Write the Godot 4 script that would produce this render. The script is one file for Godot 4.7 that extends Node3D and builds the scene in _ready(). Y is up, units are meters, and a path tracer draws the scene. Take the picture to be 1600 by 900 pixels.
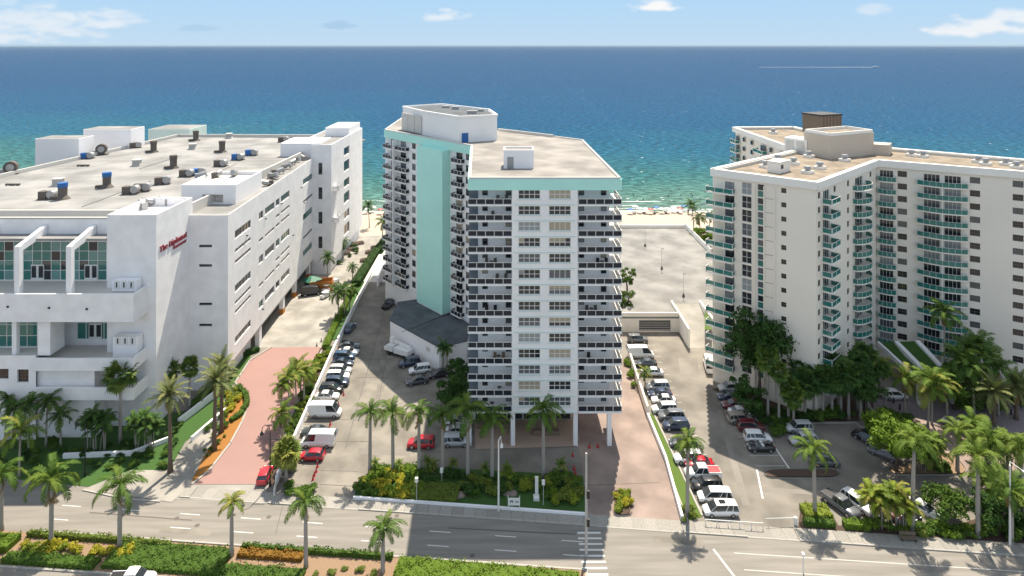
extends Node3D
# A sea-front street seen from above: three big buildings, car parks, palms, a road and the ocean.
# x runs along the street, -z runs away from the street towards the sea, metres.

const CAM_H := 69.0      # height of the viewpoint above the street
const HORIZON := 71.0    # the row of the horizon in the survey picture, 1600 x 900
var rng := RandomNumberGenerator.new()
var used := {}
var boxes := {}
var M := {}
var cache := {}

# ---------------------------------------------------------------- helpers
func at(u: float, v: float, h := 0.0) -> Vector3:   # surveyed point: the place at height h that the survey picture shows at u, v
	var d: float = (CAM_H - h) * 1000.0 / (v - HORIZON)
	return Vector3((u - 800.0) * d / 1000.0, h, -d)

func numbered(called: String) -> String:
	if not used.has(called):
		used[called] = 0
		return called
	used[called] += 1
	return "%s_%03d" % [called, used[called]]

func tag(o: Node, label: String, category: String, group := "") -> void:
	o.set_meta("label", label)
	o.set_meta("category", category)
	if group != "":
		o.set_meta("group", group)

func thing(called: String, label: String, category: String, group := "", pos := Vector3.ZERO, turn := 0.0) -> Node3D:
	var o := Node3D.new()
	o.name = numbered(called)
	add_child(o)
	o.position = pos
	o.rotation.y = turn
	tag(o, label, category, group)
	return o

func part(parent: Node, called: String, mesh: Mesh, m: Material, xf := Transform3D()) -> MeshInstance3D:
	var o := MeshInstance3D.new()
	o.name = called
	o.mesh = mesh
	o.material_override = m
	o.transform = xf
	parent.add_child(o, true)
	return o

func single(called: String, mesh: Mesh, m: Material, label: String, category: String, group := "", xf := Transform3D()) -> MeshInstance3D:
	var o := part(self, numbered(called), mesh, m, xf)
	tag(o, label, category, group)
	return o

func setting(called: String, mesh: Mesh, m: Material, xf := Transform3D()) -> MeshInstance3D:
	var o := part(self, numbered(called), mesh, m, xf)
	o.set_meta("kind", "structure")
	return o

func move(p: Vector3) -> Transform3D:
	return Transform3D(Basis(), p)

func box(sx: float, sy: float, sz: float) -> BoxMesh:
	var k := "%.3f,%.3f,%.3f" % [sx, sy, sz]
	if not boxes.has(k):
		var b := BoxMesh.new()
		b.size = Vector3(sx, sy, sz)
		boxes[k] = b
	return boxes[k]

func bpart(parent: Node, called: String, size: Vector3, c: Vector3, m: Material, xf := Transform3D()) -> MeshInstance3D:
	return part(parent, called, box(size.x, size.y, size.z), m, xf * move(c))

func tri(st: SurfaceTool, a: Vector3, b: Vector3, c: Vector3) -> void:
	st.add_vertex(a); st.add_vertex(b); st.add_vertex(c)

func quad(st: SurfaceTool, a: Vector3, b: Vector3, c: Vector3, d: Vector3) -> void:   # a b c d clockwise seen from the front
	tri(st, a, b, c); tri(st, a, c, d)

func begin(smooth := false) -> SurfaceTool:
	var st := SurfaceTool.new()
	st.begin(Mesh.PRIMITIVE_TRIANGLES)
	st.set_smooth_group(0 if smooth else -1)
	return st

func done(st: SurfaceTool) -> ArrayMesh:
	st.generate_normals()
	return st.commit()

func add_box(st: SurfaceTool, c: Vector3, s: Vector3, b := Basis()) -> void:
	var e := s * 0.5
	var p := []
	for i in 8:
		p.append(c + b * Vector3(e.x if i & 1 else -e.x, e.y if i & 2 else -e.y, e.z if i & 4 else -e.z))
	for f in [[0, 2, 3, 1], [4, 5, 7, 6], [0, 4, 6, 2], [1, 3, 7, 5], [2, 6, 7, 3], [0, 1, 5, 4]]:
		quad(st, p[f[3]], p[f[2]], p[f[1]], p[f[0]])

func add_tube(st: SurfaceTool, pts: Array, radii: Array, n := 8, cap := true) -> void:
	var rings := []
	for i in pts.size():
		var t: Vector3 = (pts[mini(i + 1, pts.size() - 1)] - pts[maxi(i - 1, 0)]).normalized()
		var a := t.cross(Vector3.RIGHT if absf(t.x) < 0.8 else Vector3.UP).normalized()
		var b := t.cross(a).normalized()
		var r := []
		for k in n:
			var w := TAU * k / n
			r.append(pts[i] + (a * cos(w) + b * sin(w)) * radii[i])
		rings.append(r)
	for i in pts.size() - 1:
		for k in n:
			var j := (k + 1) % n
			quad(st, rings[i][k], rings[i + 1][k], rings[i + 1][j], rings[i][j])
	if cap:
		for k in n:
			tri(st, pts[-1], rings[-1][(k + 1) % n], rings[-1][k])
			tri(st, pts[0], rings[0][k], rings[0][(k + 1) % n])

func tube(pts: Array, radii: Array, n := 8) -> ArrayMesh:
	var st := begin()
	add_tube(st, pts, radii, n)
	return done(st)

func add_cyl(st: SurfaceTool, a: Vector3, b: Vector3, r: float, n := 12) -> void:
	add_tube(st, [a, b], [r, r], n)

func add_poly(st: SurfaceTool, poly: PackedVector2Array, h: float, up := true) -> void:   # poly holds x, z
	var idx := Geometry2D.triangulate_polygon(poly)
	for i in range(0, idx.size(), 3):
		var a := poly[idx[i]]; var b := poly[idx[i + 1]]; var c := poly[idx[i + 2]]
		var turn := (b - a).cross(c - a) > 0.0
		var pa := Vector3(a.x, h, a.y); var pb := Vector3(b.x, h, b.y); var pc := Vector3(c.x, h, c.y)
		if turn == up:
			tri(st, pa, pb, pc)
		else:
			tri(st, pa, pc, pb)

func add_prism(st: SurfaceTool, poly: PackedVector2Array, h0: float, h1: float, caps := true) -> void:
	var cw := not Geometry2D.is_polygon_clockwise(poly)
	for i in poly.size():
		var a := poly[i]; var b := poly[(i + 1) % poly.size()]
		if not cw:
			var t := a; a = b; b = t
		quad(st, Vector3(a.x, h0, a.y), Vector3(b.x, h0, b.y), Vector3(b.x, h1, b.y), Vector3(a.x, h1, a.y))
	if caps:
		add_poly(st, poly, h1, true)
		add_poly(st, poly, h0, false)

func prism(poly: PackedVector2Array, h0: float, h1: float, caps := true) -> ArrayMesh:
	var st := begin()
	add_prism(st, poly, h0, h1, caps)
	return done(st)

func xz(list: Array) -> PackedVector2Array:   # [x, distance] pairs
	var out := PackedVector2Array()
	for p in list:
		out.append(Vector2(p[0], -p[1]))
	return out

func uv(list: Array, h := 0.0) -> PackedVector2Array:   # surveyed pairs
	var out := PackedVector2Array()
	for p in list:
		var q := at(p[0], p[1], h)
		out.append(Vector2(q.x, q.z))
	return out

func rounded(poly: PackedVector2Array, r: float, n := 5) -> PackedVector2Array:
	var out := PackedVector2Array()
	for i in poly.size():
		var p := poly[i]
		var a := p + (poly[i - 1] - p).limit_length(r)
		var b := p + (poly[(i + 1) % poly.size()] - p).limit_length(r)
		for k in n + 1:
			var t := float(k) / n
			out.append(a.lerp(p, t).lerp(p.lerp(b, t), t))
	return out

func sheet(called: String, poly: PackedVector2Array, h: float, m: Material, parent: Node = null) -> MeshInstance3D:
	var st := begin()
	add_poly(st, poly, h)
	if parent:
		return part(parent, called, done(st), m)
	return setting(called, done(st), m)

func wall_along(st: SurfaceTool, pts: PackedVector2Array, w: float, h0: float, h1: float) -> void:   # a wall or kerb along a line of points
	for i in pts.size() - 1:
		var a := pts[i]; var b := pts[i + 1]
		var d := (b - a)
		var l := d.length()
		add_box(st, Vector3((a.x + b.x) / 2, (h0 + h1) / 2, (a.y + b.y) / 2), Vector3(l + w * 0.5, h1 - h0, w), Basis(Vector3.UP, -atan2(d.y, d.x)))

# ---------------------------------------------------------------- materials
func noise_tex(freq: float, lo: float, hi: float, octaves := 4, seed_ := 1, size := 512, bump := 0.0, spread := 0.3) -> NoiseTexture2D:
	var n := FastNoiseLite.new()
	n.noise_type = FastNoiseLite.TYPE_SIMPLEX_SMOOTH
	n.seed = seed_
	n.frequency = freq
	n.fractal_octaves = octaves
	var t := NoiseTexture2D.new()
	t.width = size
	t.height = size
	t.seamless = true
	t.noise = n
	if bump > 0.0:
		t.as_normal_map = true
		t.bump_strength = bump
	else:
		var g := Gradient.new()
		g.set_color(0, Color(lo, lo, lo).linear_to_srgb())
		g.set_color(1, Color(minf(hi, 1.0), minf(hi, 1.0), minf(hi, 1.0)).linear_to_srgb())
		g.set_offset(0, 0.5 - spread)
		g.set_offset(1, 0.5 + spread)
		t.color_ramp = g
	return t

func mat(c: Color, rough := 0.8, tex: Texture2D = null, scale := 0.1, spec := 0.5) -> StandardMaterial3D:   # c is a linear base colour
	var m := StandardMaterial3D.new()
	m.albedo_color = c.linear_to_srgb()
	m.roughness = rough
	m.metallic_specular = spec
	if tex:
		m.albedo_texture = tex
		m.uv1_triplanar = true
		m.uv1_world_triplanar = true
		m.uv1_scale = Vector3(scale, scale, scale)
	return m

func bumpy(m: StandardMaterial3D, t: Texture2D, s := 0.5) -> StandardMaterial3D:
	m.normal_enabled = true
	m.normal_texture = t
	m.normal_scale = s
	return m

func streaked(m: StandardMaterial3D) -> StandardMaterial3D:   # worn along the direction of traffic
	m.uv1_scale = Vector3(0.006, 0.05, 0.07)
	return m

func leafy(c: Color, b := 0.5, rough := 0.65) -> StandardMaterial3D:
	var m := mat(c, rough, null, 1.0, 0.25)
	m.vertex_color_use_as_albedo = true
	m.backlight_enabled = true
	m.backlight = Color(c.r * b, c.g * b * 1.2, c.b * b * 0.5).linear_to_srgb()
	return m

func make_materials() -> void:
	var stain := noise_tex(0.006, 0.72, 1.06, 5, 3)
	var soft := noise_tex(0.004, 0.94, 1.02, 5, 5)
	var gritty := noise_tex(0.05, 0.78, 1.08, 3, 7)
	var patch := noise_tex(0.008, 0.62, 1.1, 6, 11)
	var fine := noise_tex(0.2, 0.5, 1.2, 2, 13)
	var streaks := noise_tex(0.01, 0.9, 1.02, 5, 17)
	var wear := noise_tex(0.02, 0.78, 1.04, 5, 37)
	var bump := noise_tex(0.08, 0, 1, 3, 19, 512, 4.0)
	var wave := noise_tex(0.02, 0, 1, 5, 23, 1024, 10.0)
	M.ground = mat(Color(0.247, 0.224, 0.194), 0.9, stain, 0.03)
	M.lot = mat(Color(0.262, 0.237, 0.2), 0.9, patch, 0.035)
	M.asphalt = mat(Color(0.237, 0.214, 0.182), 0.9, patch, 0.03)
	M.road = streaked(mat(Color(0.255, 0.233, 0.204), 0.9, wear, 0.02))
	M.dark_asphalt = mat(Color(0.11, 0.11, 0.12), 0.85, patch, 0.06)
	M.concrete = mat(Color(0.343, 0.321, 0.284), 0.9, stain, 0.05)
	M.pale_concrete = mat(Color(0.379, 0.357, 0.32), 0.9, patch, 0.03)
	M.deck = mat(Color(0.282, 0.273, 0.259), 0.9, patch, 0.022)
	M.slab_a = mat(Color(0.329, 0.309, 0.275), 0.9, gritty, 0.1)
	M.slab_b = mat(Color(0.298, 0.279, 0.248), 0.9, gritty, 0.13)
	M.slab_c = mat(Color(0.359, 0.337, 0.302), 0.9, gritty, 0.12)
	M.kerb = mat(Color(0.41, 0.389, 0.352), 0.85, gritty, 0.2)
	M.drive = mat(Color(0.314, 0.238, 0.202), 0.85, patch, 0.03)
	M.pink = mat(Color(0.325, 0.195, 0.172), 0.9, soft, 0.05)
	M.paver = mat(Color(0.26, 0.22, 0.23), 0.9, gritty, 0.1)
	M.tile = mat(Color(0.44, 0.33, 0.26), 0.7, gritty, 0.2)
	M.sand = mat(Color(0.485, 0.407, 0.321), 0.95, soft, 0.03)
	M.paint = mat(Color(0.75, 0.74, 0.7), 0.7, gritty, 0.3)
	M.worn_paint = mat(Color(0.55, 0.53, 0.49), 0.8, gritty, 0.3)
	M.grass = bumpy(mat(Color(0.105, 0.18, 0.018), 0.9, fine, 0.12), bump, 0.8)
	M.dark_grass = bumpy(mat(Color(0.05, 0.135, 0.016), 0.9, fine, 0.12), bump, 0.8)
	M.soil = mat(Color(0.1, 0.065, 0.045), 0.95, fine, 0.1)
	M.mulch = mat(Color(0.42, 0.18, 0.035), 0.95, fine, 0.1)
	M.dry = mat(Color(0.36, 0.24, 0.15), 0.95, fine, 0.08)
	# buildings
	M.white = mat(Color(0.873, 0.862, 0.873), 0.75, soft, 0.04)
	M.white_wall = mat(Color(0.873, 0.857, 0.862), 0.8, streaks, 0.05)
	M.tower = mat(Color(0.87, 0.86, 0.849), 0.75, soft, 0.06)
	M.cream = mat(Color(0.834, 0.772, 0.685), 0.8, soft, 0.04)
	M.cream_trim = mat(Color(0.857, 0.825, 0.771), 0.75, soft, 0.06)
	M.stone = mat(Color(0.56, 0.49, 0.41), 0.85, soft, 0.06)
	M.aqua = mat(Color(0.47, 0.83, 0.74), 0.7, soft, 0.05)
	M.pale_aqua = mat(Color(0.62, 0.74, 0.7), 0.7, soft, 0.05)
	M.roof_white = mat(Color(0.319, 0.296, 0.273), 0.9, patch, 0.025)
	M.roof_grey = mat(Color(0.322, 0.316, 0.308), 0.9, patch, 0.016)
	M.roof_brown = mat(Color(0.3, 0.245, 0.185), 0.95, patch, 0.05)
	M.roof_dark = mat(Color(0.1, 0.115, 0.13), 0.85, patch, 0.05)
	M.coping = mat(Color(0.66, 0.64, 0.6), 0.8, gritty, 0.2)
	M.black_trim = mat(Color(0.03, 0.03, 0.035), 0.6)
	M.frame = mat(Color(0.7, 0.7, 0.68), 0.5)
	M.dark_frame = mat(Color(0.1, 0.1, 0.1), 0.5)
	M.brown_frame = mat(Color(0.12, 0.09, 0.07), 0.5)
	M.glass = mat(Color(0.018, 0.022, 0.028), 0.08, null, 1.0, 0.6)
	M.glass_grey = mat(Color(0.1, 0.11, 0.125), 0.12, null, 1.0, 0.6)
	M.glass_pale = mat(Color(0.28, 0.3, 0.31), 0.15, null, 1.0, 0.6)
	M.blind = mat(Color(0.4, 0.34, 0.25), 0.35)
	M.glass_green = mat(Color(0.04, 0.18, 0.155), 0.08, null, 1.0, 0.6)
	M.glass_teal_pale = mat(Color(0.15, 0.3, 0.28), 0.12, null, 1.0, 0.6)
	M.smoked = mat(Color(0.024, 0.028, 0.038), 0.15, null, 1.0, 0.35)
	M.screen = mat(Color(0.13, 0.16, 0.19), 0.2, null, 1.0, 0.5)
	M.teal = mat(Color(0.02, 0.19, 0.165), 0.06, null, 1.0, 0.5)
	M.teal.transparency = BaseMaterial3D.TRANSPARENCY_ALPHA
	M.teal.albedo_color.a = 0.82
	M.orange = mat(Color(0.55, 0.2, 0.03), 0.7, gritty, 0.3)
	M.green_tarp = mat(Color(0.03, 0.16, 0.1), 0.6)
	M.metal = mat(Color(0.42, 0.42, 0.42), 0.45, gritty, 0.5)
	M.metal.metallic = 0.5
	M.rust = mat(Color(0.13, 0.11, 0.095), 0.75, gritty, 0.6)
	M.blue = mat(Color(0.02, 0.12, 0.36), 0.6)
	M.red = mat(Color(0.42, 0.02, 0.03), 0.5)
	M.maroon_sign = mat(Color(0.25, 0.02, 0.04), 0.5)
	M.navy_ink = mat(Color(0.03, 0.04, 0.1), 0.6)
	M.wood = mat(Color(0.2, 0.15, 0.11), 0.85, gritty, 0.8)
	M.pole = mat(Color(0.5, 0.48, 0.45), 0.6, gritty, 0.5)
	M.black = mat(Color(0.012, 0.012, 0.014), 0.5)
	M.lamp_white = mat(Color(0.75, 0.74, 0.7), 0.4)
	M.tyre = mat(Color(0.02, 0.02, 0.02), 0.8)
	M.rim = mat(Color(0.45, 0.45, 0.46), 0.35)
	M.rim.metallic = 0.7
	M.lens = mat(Color(0.7, 0.72, 0.74), 0.1)
	M.tail = mat(Color(0.35, 0.01, 0.01), 0.2)
	M.car_glass = mat(Color(0.02, 0.026, 0.03), 0.05, null, 1.0, 0.65)
	for c in [["white", 0.78, 0.78, 0.77], ["silver", 0.46, 0.47, 0.48], ["grey", 0.14, 0.145, 0.155], ["black", 0.012, 0.012, 0.014], ["navy", 0.02, 0.035, 0.075], ["blue", 0.03, 0.07, 0.14], ["red", 0.5, 0.01, 0.025], ["maroon", 0.12, 0.012, 0.02], ["champagne", 0.34, 0.3, 0.25], ["slate", 0.05, 0.06, 0.07]]:
		var m := mat(Color(c[1], c[2], c[3]), 0.3)
		m.clearcoat_enabled = true
		m.clearcoat = 0.8
		m.clearcoat_roughness = 0.05
		M["car_" + c[0]] = m
	# plants
	M.royal = leafy(Color(0.07, 0.13, 0.02))
	M.royal_b = leafy(Color(0.115, 0.17, 0.024))
	M.royal_c = leafy(Color(0.25, 0.25, 0.05))
	M.coco = leafy(Color(0.1, 0.165, 0.023))
	M.coco_b = leafy(Color(0.2, 0.22, 0.045))
	M.dark_palm = leafy(Color(0.04, 0.095, 0.022))
	M.dark_palm_b = leafy(Color(0.065, 0.13, 0.025))
	M.date = leafy(Color(0.14, 0.17, 0.06))
	M.date_b = leafy(Color(0.2, 0.215, 0.08))
	M.fan = leafy(Color(0.065, 0.12, 0.025))
	M.fan_b = leafy(Color(0.13, 0.18, 0.035))
	M.dead_frond = leafy(Color(0.24, 0.17, 0.08))
	M.trunk_grey = mat(Color(0.36, 0.33, 0.295), 0.9, gritty, 0.8)
	M.trunk_brown = mat(Color(0.15, 0.11, 0.08), 0.95, gritty, 1.2)
	M.shaft = mat(Color(0.12, 0.2, 0.04), 0.5)
	M.bark = mat(Color(0.12, 0.09, 0.065), 0.95, gritty, 1.0)
	M.leaf_dark = leafy(Color(0.035, 0.085, 0.016))
	M.leaf_mid = leafy(Color(0.07, 0.135, 0.018))
	M.leaf_bright = leafy(Color(0.12, 0.2, 0.018))
	M.leaf_yellow = leafy(Color(0.36, 0.34, 0.03))
	M.leaf_lime = leafy(Color(0.19, 0.245, 0.025))
	M.leaf_orange = leafy(Color(0.27, 0.14, 0.022))
	M.leaf_olive = leafy(Color(0.13, 0.18, 0.03))
	# water
	var water := mat(Color(1, 1, 1), 0.3, noise_tex(0.024, 0.42, 1.12, 5, 29, 1024), 0.008, 0.07)
	water.vertex_color_use_as_albedo = true
	water.uv1_scale = Vector3(0.006, 0.006, 0.011)
	M.water = bumpy(water, wave, 2.2)
	M.foam = mat(Color(0.72, 0.74, 0.73), 0.8)

# ---------------------------------------------------------------- sky, camera, sun
func make_sky() -> PanoramaSkyMaterial:
	var w := 4096
	var h := 2048
	var im := Image.create(w, h, false, Image.FORMAT_RGB8)
	var keys := [[-90.0, Color(0.2, 0.23, 0.25)], [-0.01, Color(0.2, 0.23, 0.25)], [0.0, Color(0.345, 0.455, 0.555)], [4.0, Color(0.285, 0.435, 0.585)], [14.0, Color(0.4, 0.495, 0.605)], [45.0, Color(0.375, 0.43, 0.515)], [90.0, Color(0.345, 0.39, 0.465)]]
	var n := FastNoiseLite.new()
	n.seed = 4
	n.frequency = 0.35
	n.fractal_octaves = 5
	# banks of cloud low over the sea: [azimuth in degrees, elevation, half width, half height, strength]
	var banks := [[-38.0, 1.3, 5.5, 1.5, 0.55], [-34.0, 1.7, 3.0, 0.8, 0.6], [-31.0, 2.0, 1.8, 0.5, 0.4], [-5.7, 2.6, 1.7, 0.5, 0.6], [-6.9, 2.35, 1.2, 0.3, 0.4], [12.0, 3.3, 2.5, 0.38, 1.0], [12.6, 3.45, 1.6, 0.4, 0.9], [29.4, 2.6, 1.2, 0.5, 0.35], [36.0, 1.2, 2.7, 0.75, 0.8], [38.5, 1.9, 2.4, 0.7, 0.7]]
	var greys := [[-26.1, 1.4, 1.6, 0.3, 0.5], [-15.3, 1.65, 1.5, 0.35, 0.75], [-15.1, 2.0, 0.7, 0.25, 0.6]]
	for y in h:
		var e := 90.0 - (y + 0.5) * 180.0 / h
		var c := Color()
		for k in keys.size() - 1:
			if e >= keys[k][0]:
				c = keys[k][1].lerp(keys[k + 1][1], clampf((e - keys[k][0]) / (keys[k + 1][0] - keys[k][0]), 0, 1))
		im.fill_rect(Rect2i(0, y, w, 1), c.linear_to_srgb())
		if e < 0.05 or e > 14.0:
			continue
		for x in w:
			var a := (x + 0.5) * 360.0 / w
			if a > 180.0:
				a -= 360.0
			var v := n.get_noise_2d(a, e * 2.6)
			var g := 0.0
			var f := 0.0
			if absf(a) < 46.0 and e < 4.6:
				for b in banks:
					var q: float = pow((a - b[0]) / b[2], 2) + pow((e - b[1]) / (b[3] * (1.15 if e > b[1] else 0.7)), 2)
					if q < 2.0:
						g = maxf(g, b[4] * smoothstep(1.5, -0.1, q - v * 1.7))
				for b in greys:
					var q: float = pow((a - b[0]) / b[2], 2) + pow((e - b[1]) / b[3], 2)
					if q < 2.0:
						f = maxf(f, b[4] * smoothstep(1.1, 0.2, q - v * 1.3))
			else:
				g = smoothstep(0.2, 0.6, v) * 0.8 * smoothstep(14.0, 9.0, e)
			if g + f > 0.01:
				var p := c.lerp(Color(0.25, 0.37, 0.5), f).lerp(Color(0.6, 0.6, 0.6), g)
				im.set_pixel(x, y, p.linear_to_srgb())
	var m := PanoramaSkyMaterial.new()
	m.panorama = ImageTexture.create_from_image(im)
	return m

func make_view() -> void:
	var cam := Camera3D.new()
	cam.name = "camera"
	cam.projection = Camera3D.PROJECTION_FRUSTUM
	cam.near = 1.0
	cam.far = 90000.0
	cam.size = 0.9
	cam.frustum_offset = Vector2(0.0, -0.379)
	cam.position = Vector3(0, CAM_H, 0)
	add_child(cam)
	var we := WorldEnvironment.new()
	we.name = "environment"
	var e := Environment.new()
	e.background_mode = Environment.BG_SKY
	e.sky = Sky.new()
	e.sky.sky_material = make_sky()
	e.tonemap_mode = Environment.TONE_MAPPER_LINEAR
	e.tonemap_exposure = 1.6
	e.fog_enabled = true
	e.fog_density = 0.000012
	e.fog_light_color = Color(0.8, 0.88, 0.95)
	e.sdfgi_enabled = true
	e.ssao_enabled = true
	e.ssil_enabled = true
	we.environment = e
	add_child(we)
	var sun := DirectionalLight3D.new()
	sun.name = "sun"
	sun.light_energy = 1.6
	sun.light_color = Color(1.0, 0.955, 0.88)
	sun.light_angular_distance = 0.5
	sun.shadow_enabled = true
	sun.basis = Basis.looking_at(Vector3(-6.7, -46.0, 24.2).normalized())
	add_child(sun)

# ---------------------------------------------------------------- sea, beach, ground
func make_sea() -> void:
	var n := FastNoiseLite.new()
	n.seed = 8
	n.frequency = 0.006
	n.fractal_octaves = 4
	var tones := [[0.0, Color(0.34, 0.36, 0.29)], [7.0, Color(0.2, 0.31, 0.26)], [30.0, Color(0.125, 0.27, 0.23)], [70.0, Color(0.06, 0.2, 0.2)], [140.0, Color(0.026, 0.15, 0.24)], [300.0, Color(0.017, 0.11, 0.235)], [900.0, Color(0.016, 0.09, 0.215)], [5000.0, Color(0.016, 0.08, 0.195)], [60000.0, Color(0.018, 0.075, 0.17)]]
	var st := SurfaceTool.new()
	st.begin(Mesh.PRIMITIVE_TRIANGLES)
	st.set_smooth_group(0)
	var rows := 130
	var cols := 120
	var grid := []
	for j in rows + 1:
		var off := pow(float(j) / rows, 3.2) * 54000.0 + float(j) * 1.6
		var r := []
		for i in cols + 1:
			var d := 262.0 + off
			r.append(Vector3((float(i) / cols - 0.5) * 2.6 * (d + 120.0), -0.25, -d))
		grid.append(r)
	var shade := func(p: Vector3) -> Color:
		var o := -p.z - 266.0
		var k := o * (1.0 + 0.3 * n.get_noise_2d(p.x, p.z * 1.5)) + 14.0 * n.get_noise_2d(p.x * 2.0, p.z * 2.0 + 900.0)
		# the sand bank reaches farther out beyond the garage building
		k /= 1.0 + 0.9 * smoothstep(-40.0, -260.0, p.x) * smoothstep(900.0, 100.0, o)
		var c: Color = tones[0][1]
		for t in tones.size() - 1:
			if k >= tones[t][0]:
				c = tones[t][1].lerp(tones[t + 1][1], clampf((k - tones[t][0]) / (tones[t + 1][0] - tones[t][0]), 0, 1))
		return c
	for j in rows:
		for i in cols:
			for p in [grid[j][i], grid[j + 1][i], grid[j + 1][i + 1], grid[j][i], grid[j + 1][i + 1], grid[j][i + 1]]:
				st.set_color(shade.call(p))
				st.add_vertex(p)
	st.generate_normals()
	var sea := setting("sea", st.commit(), M.water)
	# foam: ragged ribbons where the small waves break
	var fn := FastNoiseLite.new()
	fn.seed = 31
	fn.frequency = 0.05
	fn.fractal_octaves = 3
	for line in [[266.5, 0.9, 0.0], [270.0, 0.8, 0.12], [276.0, 0.7, 0.22], [284.0, 0.6, 0.3]]:
		var fs := begin()
		var x := -150.0
		while x < 150.0:
			var a: float = fn.get_noise_2d(x, line[0] * 7.0) * 1.6 + 0.55 - line[2] * 2.0
			var b: float = fn.get_noise_2d(x + 1.0, line[0] * 7.0) * 1.6 + 0.55 - line[2] * 2.0
			if a > 0.03 and b > 0.03:
				var z0: float = -line[0] - fn.get_noise_1d(x * 0.35 + line[0]) * 3.0
				var z1: float = -line[0] - fn.get_noise_1d((x + 1.0) * 0.35 + line[0]) * 3.0
				quad(fs, Vector3(x, -0.2, z0 - a * line[1]), Vector3(x + 1.0, -0.2, z1 - b * line[1]), Vector3(x + 1.0, -0.2, z1 + b * line[1]), Vector3(x, -0.2, z0 + a * line[1]))
			x += 1.0
		var fo := part(sea, "foam", done(fs), M.foam)
		fo.set_meta("kind", "stuff")
	# sun glints on the open water, painted as scattered white flecks
	var ws := begin()
	var wr := RandomNumberGenerator.new()
	wr.seed = 77
	for i in 1700:
		var dd := 285.0 + 1900.0 * pow(wr.randf(), 1.7)
		var xx := wr.randf_range(-0.95, 0.95) * dd
		if fn.get_noise_2d(xx * 0.12, dd * 0.12) < -0.05:
			continue
		var hw := wr.randf_range(0.25, 0.9) * (0.6 + dd / 900.0)
		var hd := hw * wr.randf_range(0.35, 0.8)
		quad(ws, Vector3(xx - hw, -0.18, -dd), Vector3(xx - hw * 0.2, -0.18, -dd - hd), Vector3(xx + hw, -0.18, -dd - hd * 0.2), Vector3(xx + hw * 0.3, -0.18, -dd + hd))
	var wc := part(sea, "glint_fleck", done(ws), M.foam)
	wc.set_meta("kind", "stuff")
	var bs := begin()
	var bp := [[232.0, 0.03], [255.0, 0.03], [264.0, -0.1], [272.0, -0.5]]
	for k in bp.size() - 1:
		quad(bs, Vector3(-260, bp[k][1], -bp[k][0]), Vector3(-260, bp[k + 1][1], -bp[k + 1][0]), Vector3(260, bp[k + 1][1], -bp[k + 1][0]), Vector3(260, bp[k][1], -bp[k][0]))
	setting("beach", done(bs), M.sand)

func kerb_far(x: float) -> float:
	return 92.7 - 0.095 * x

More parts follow.
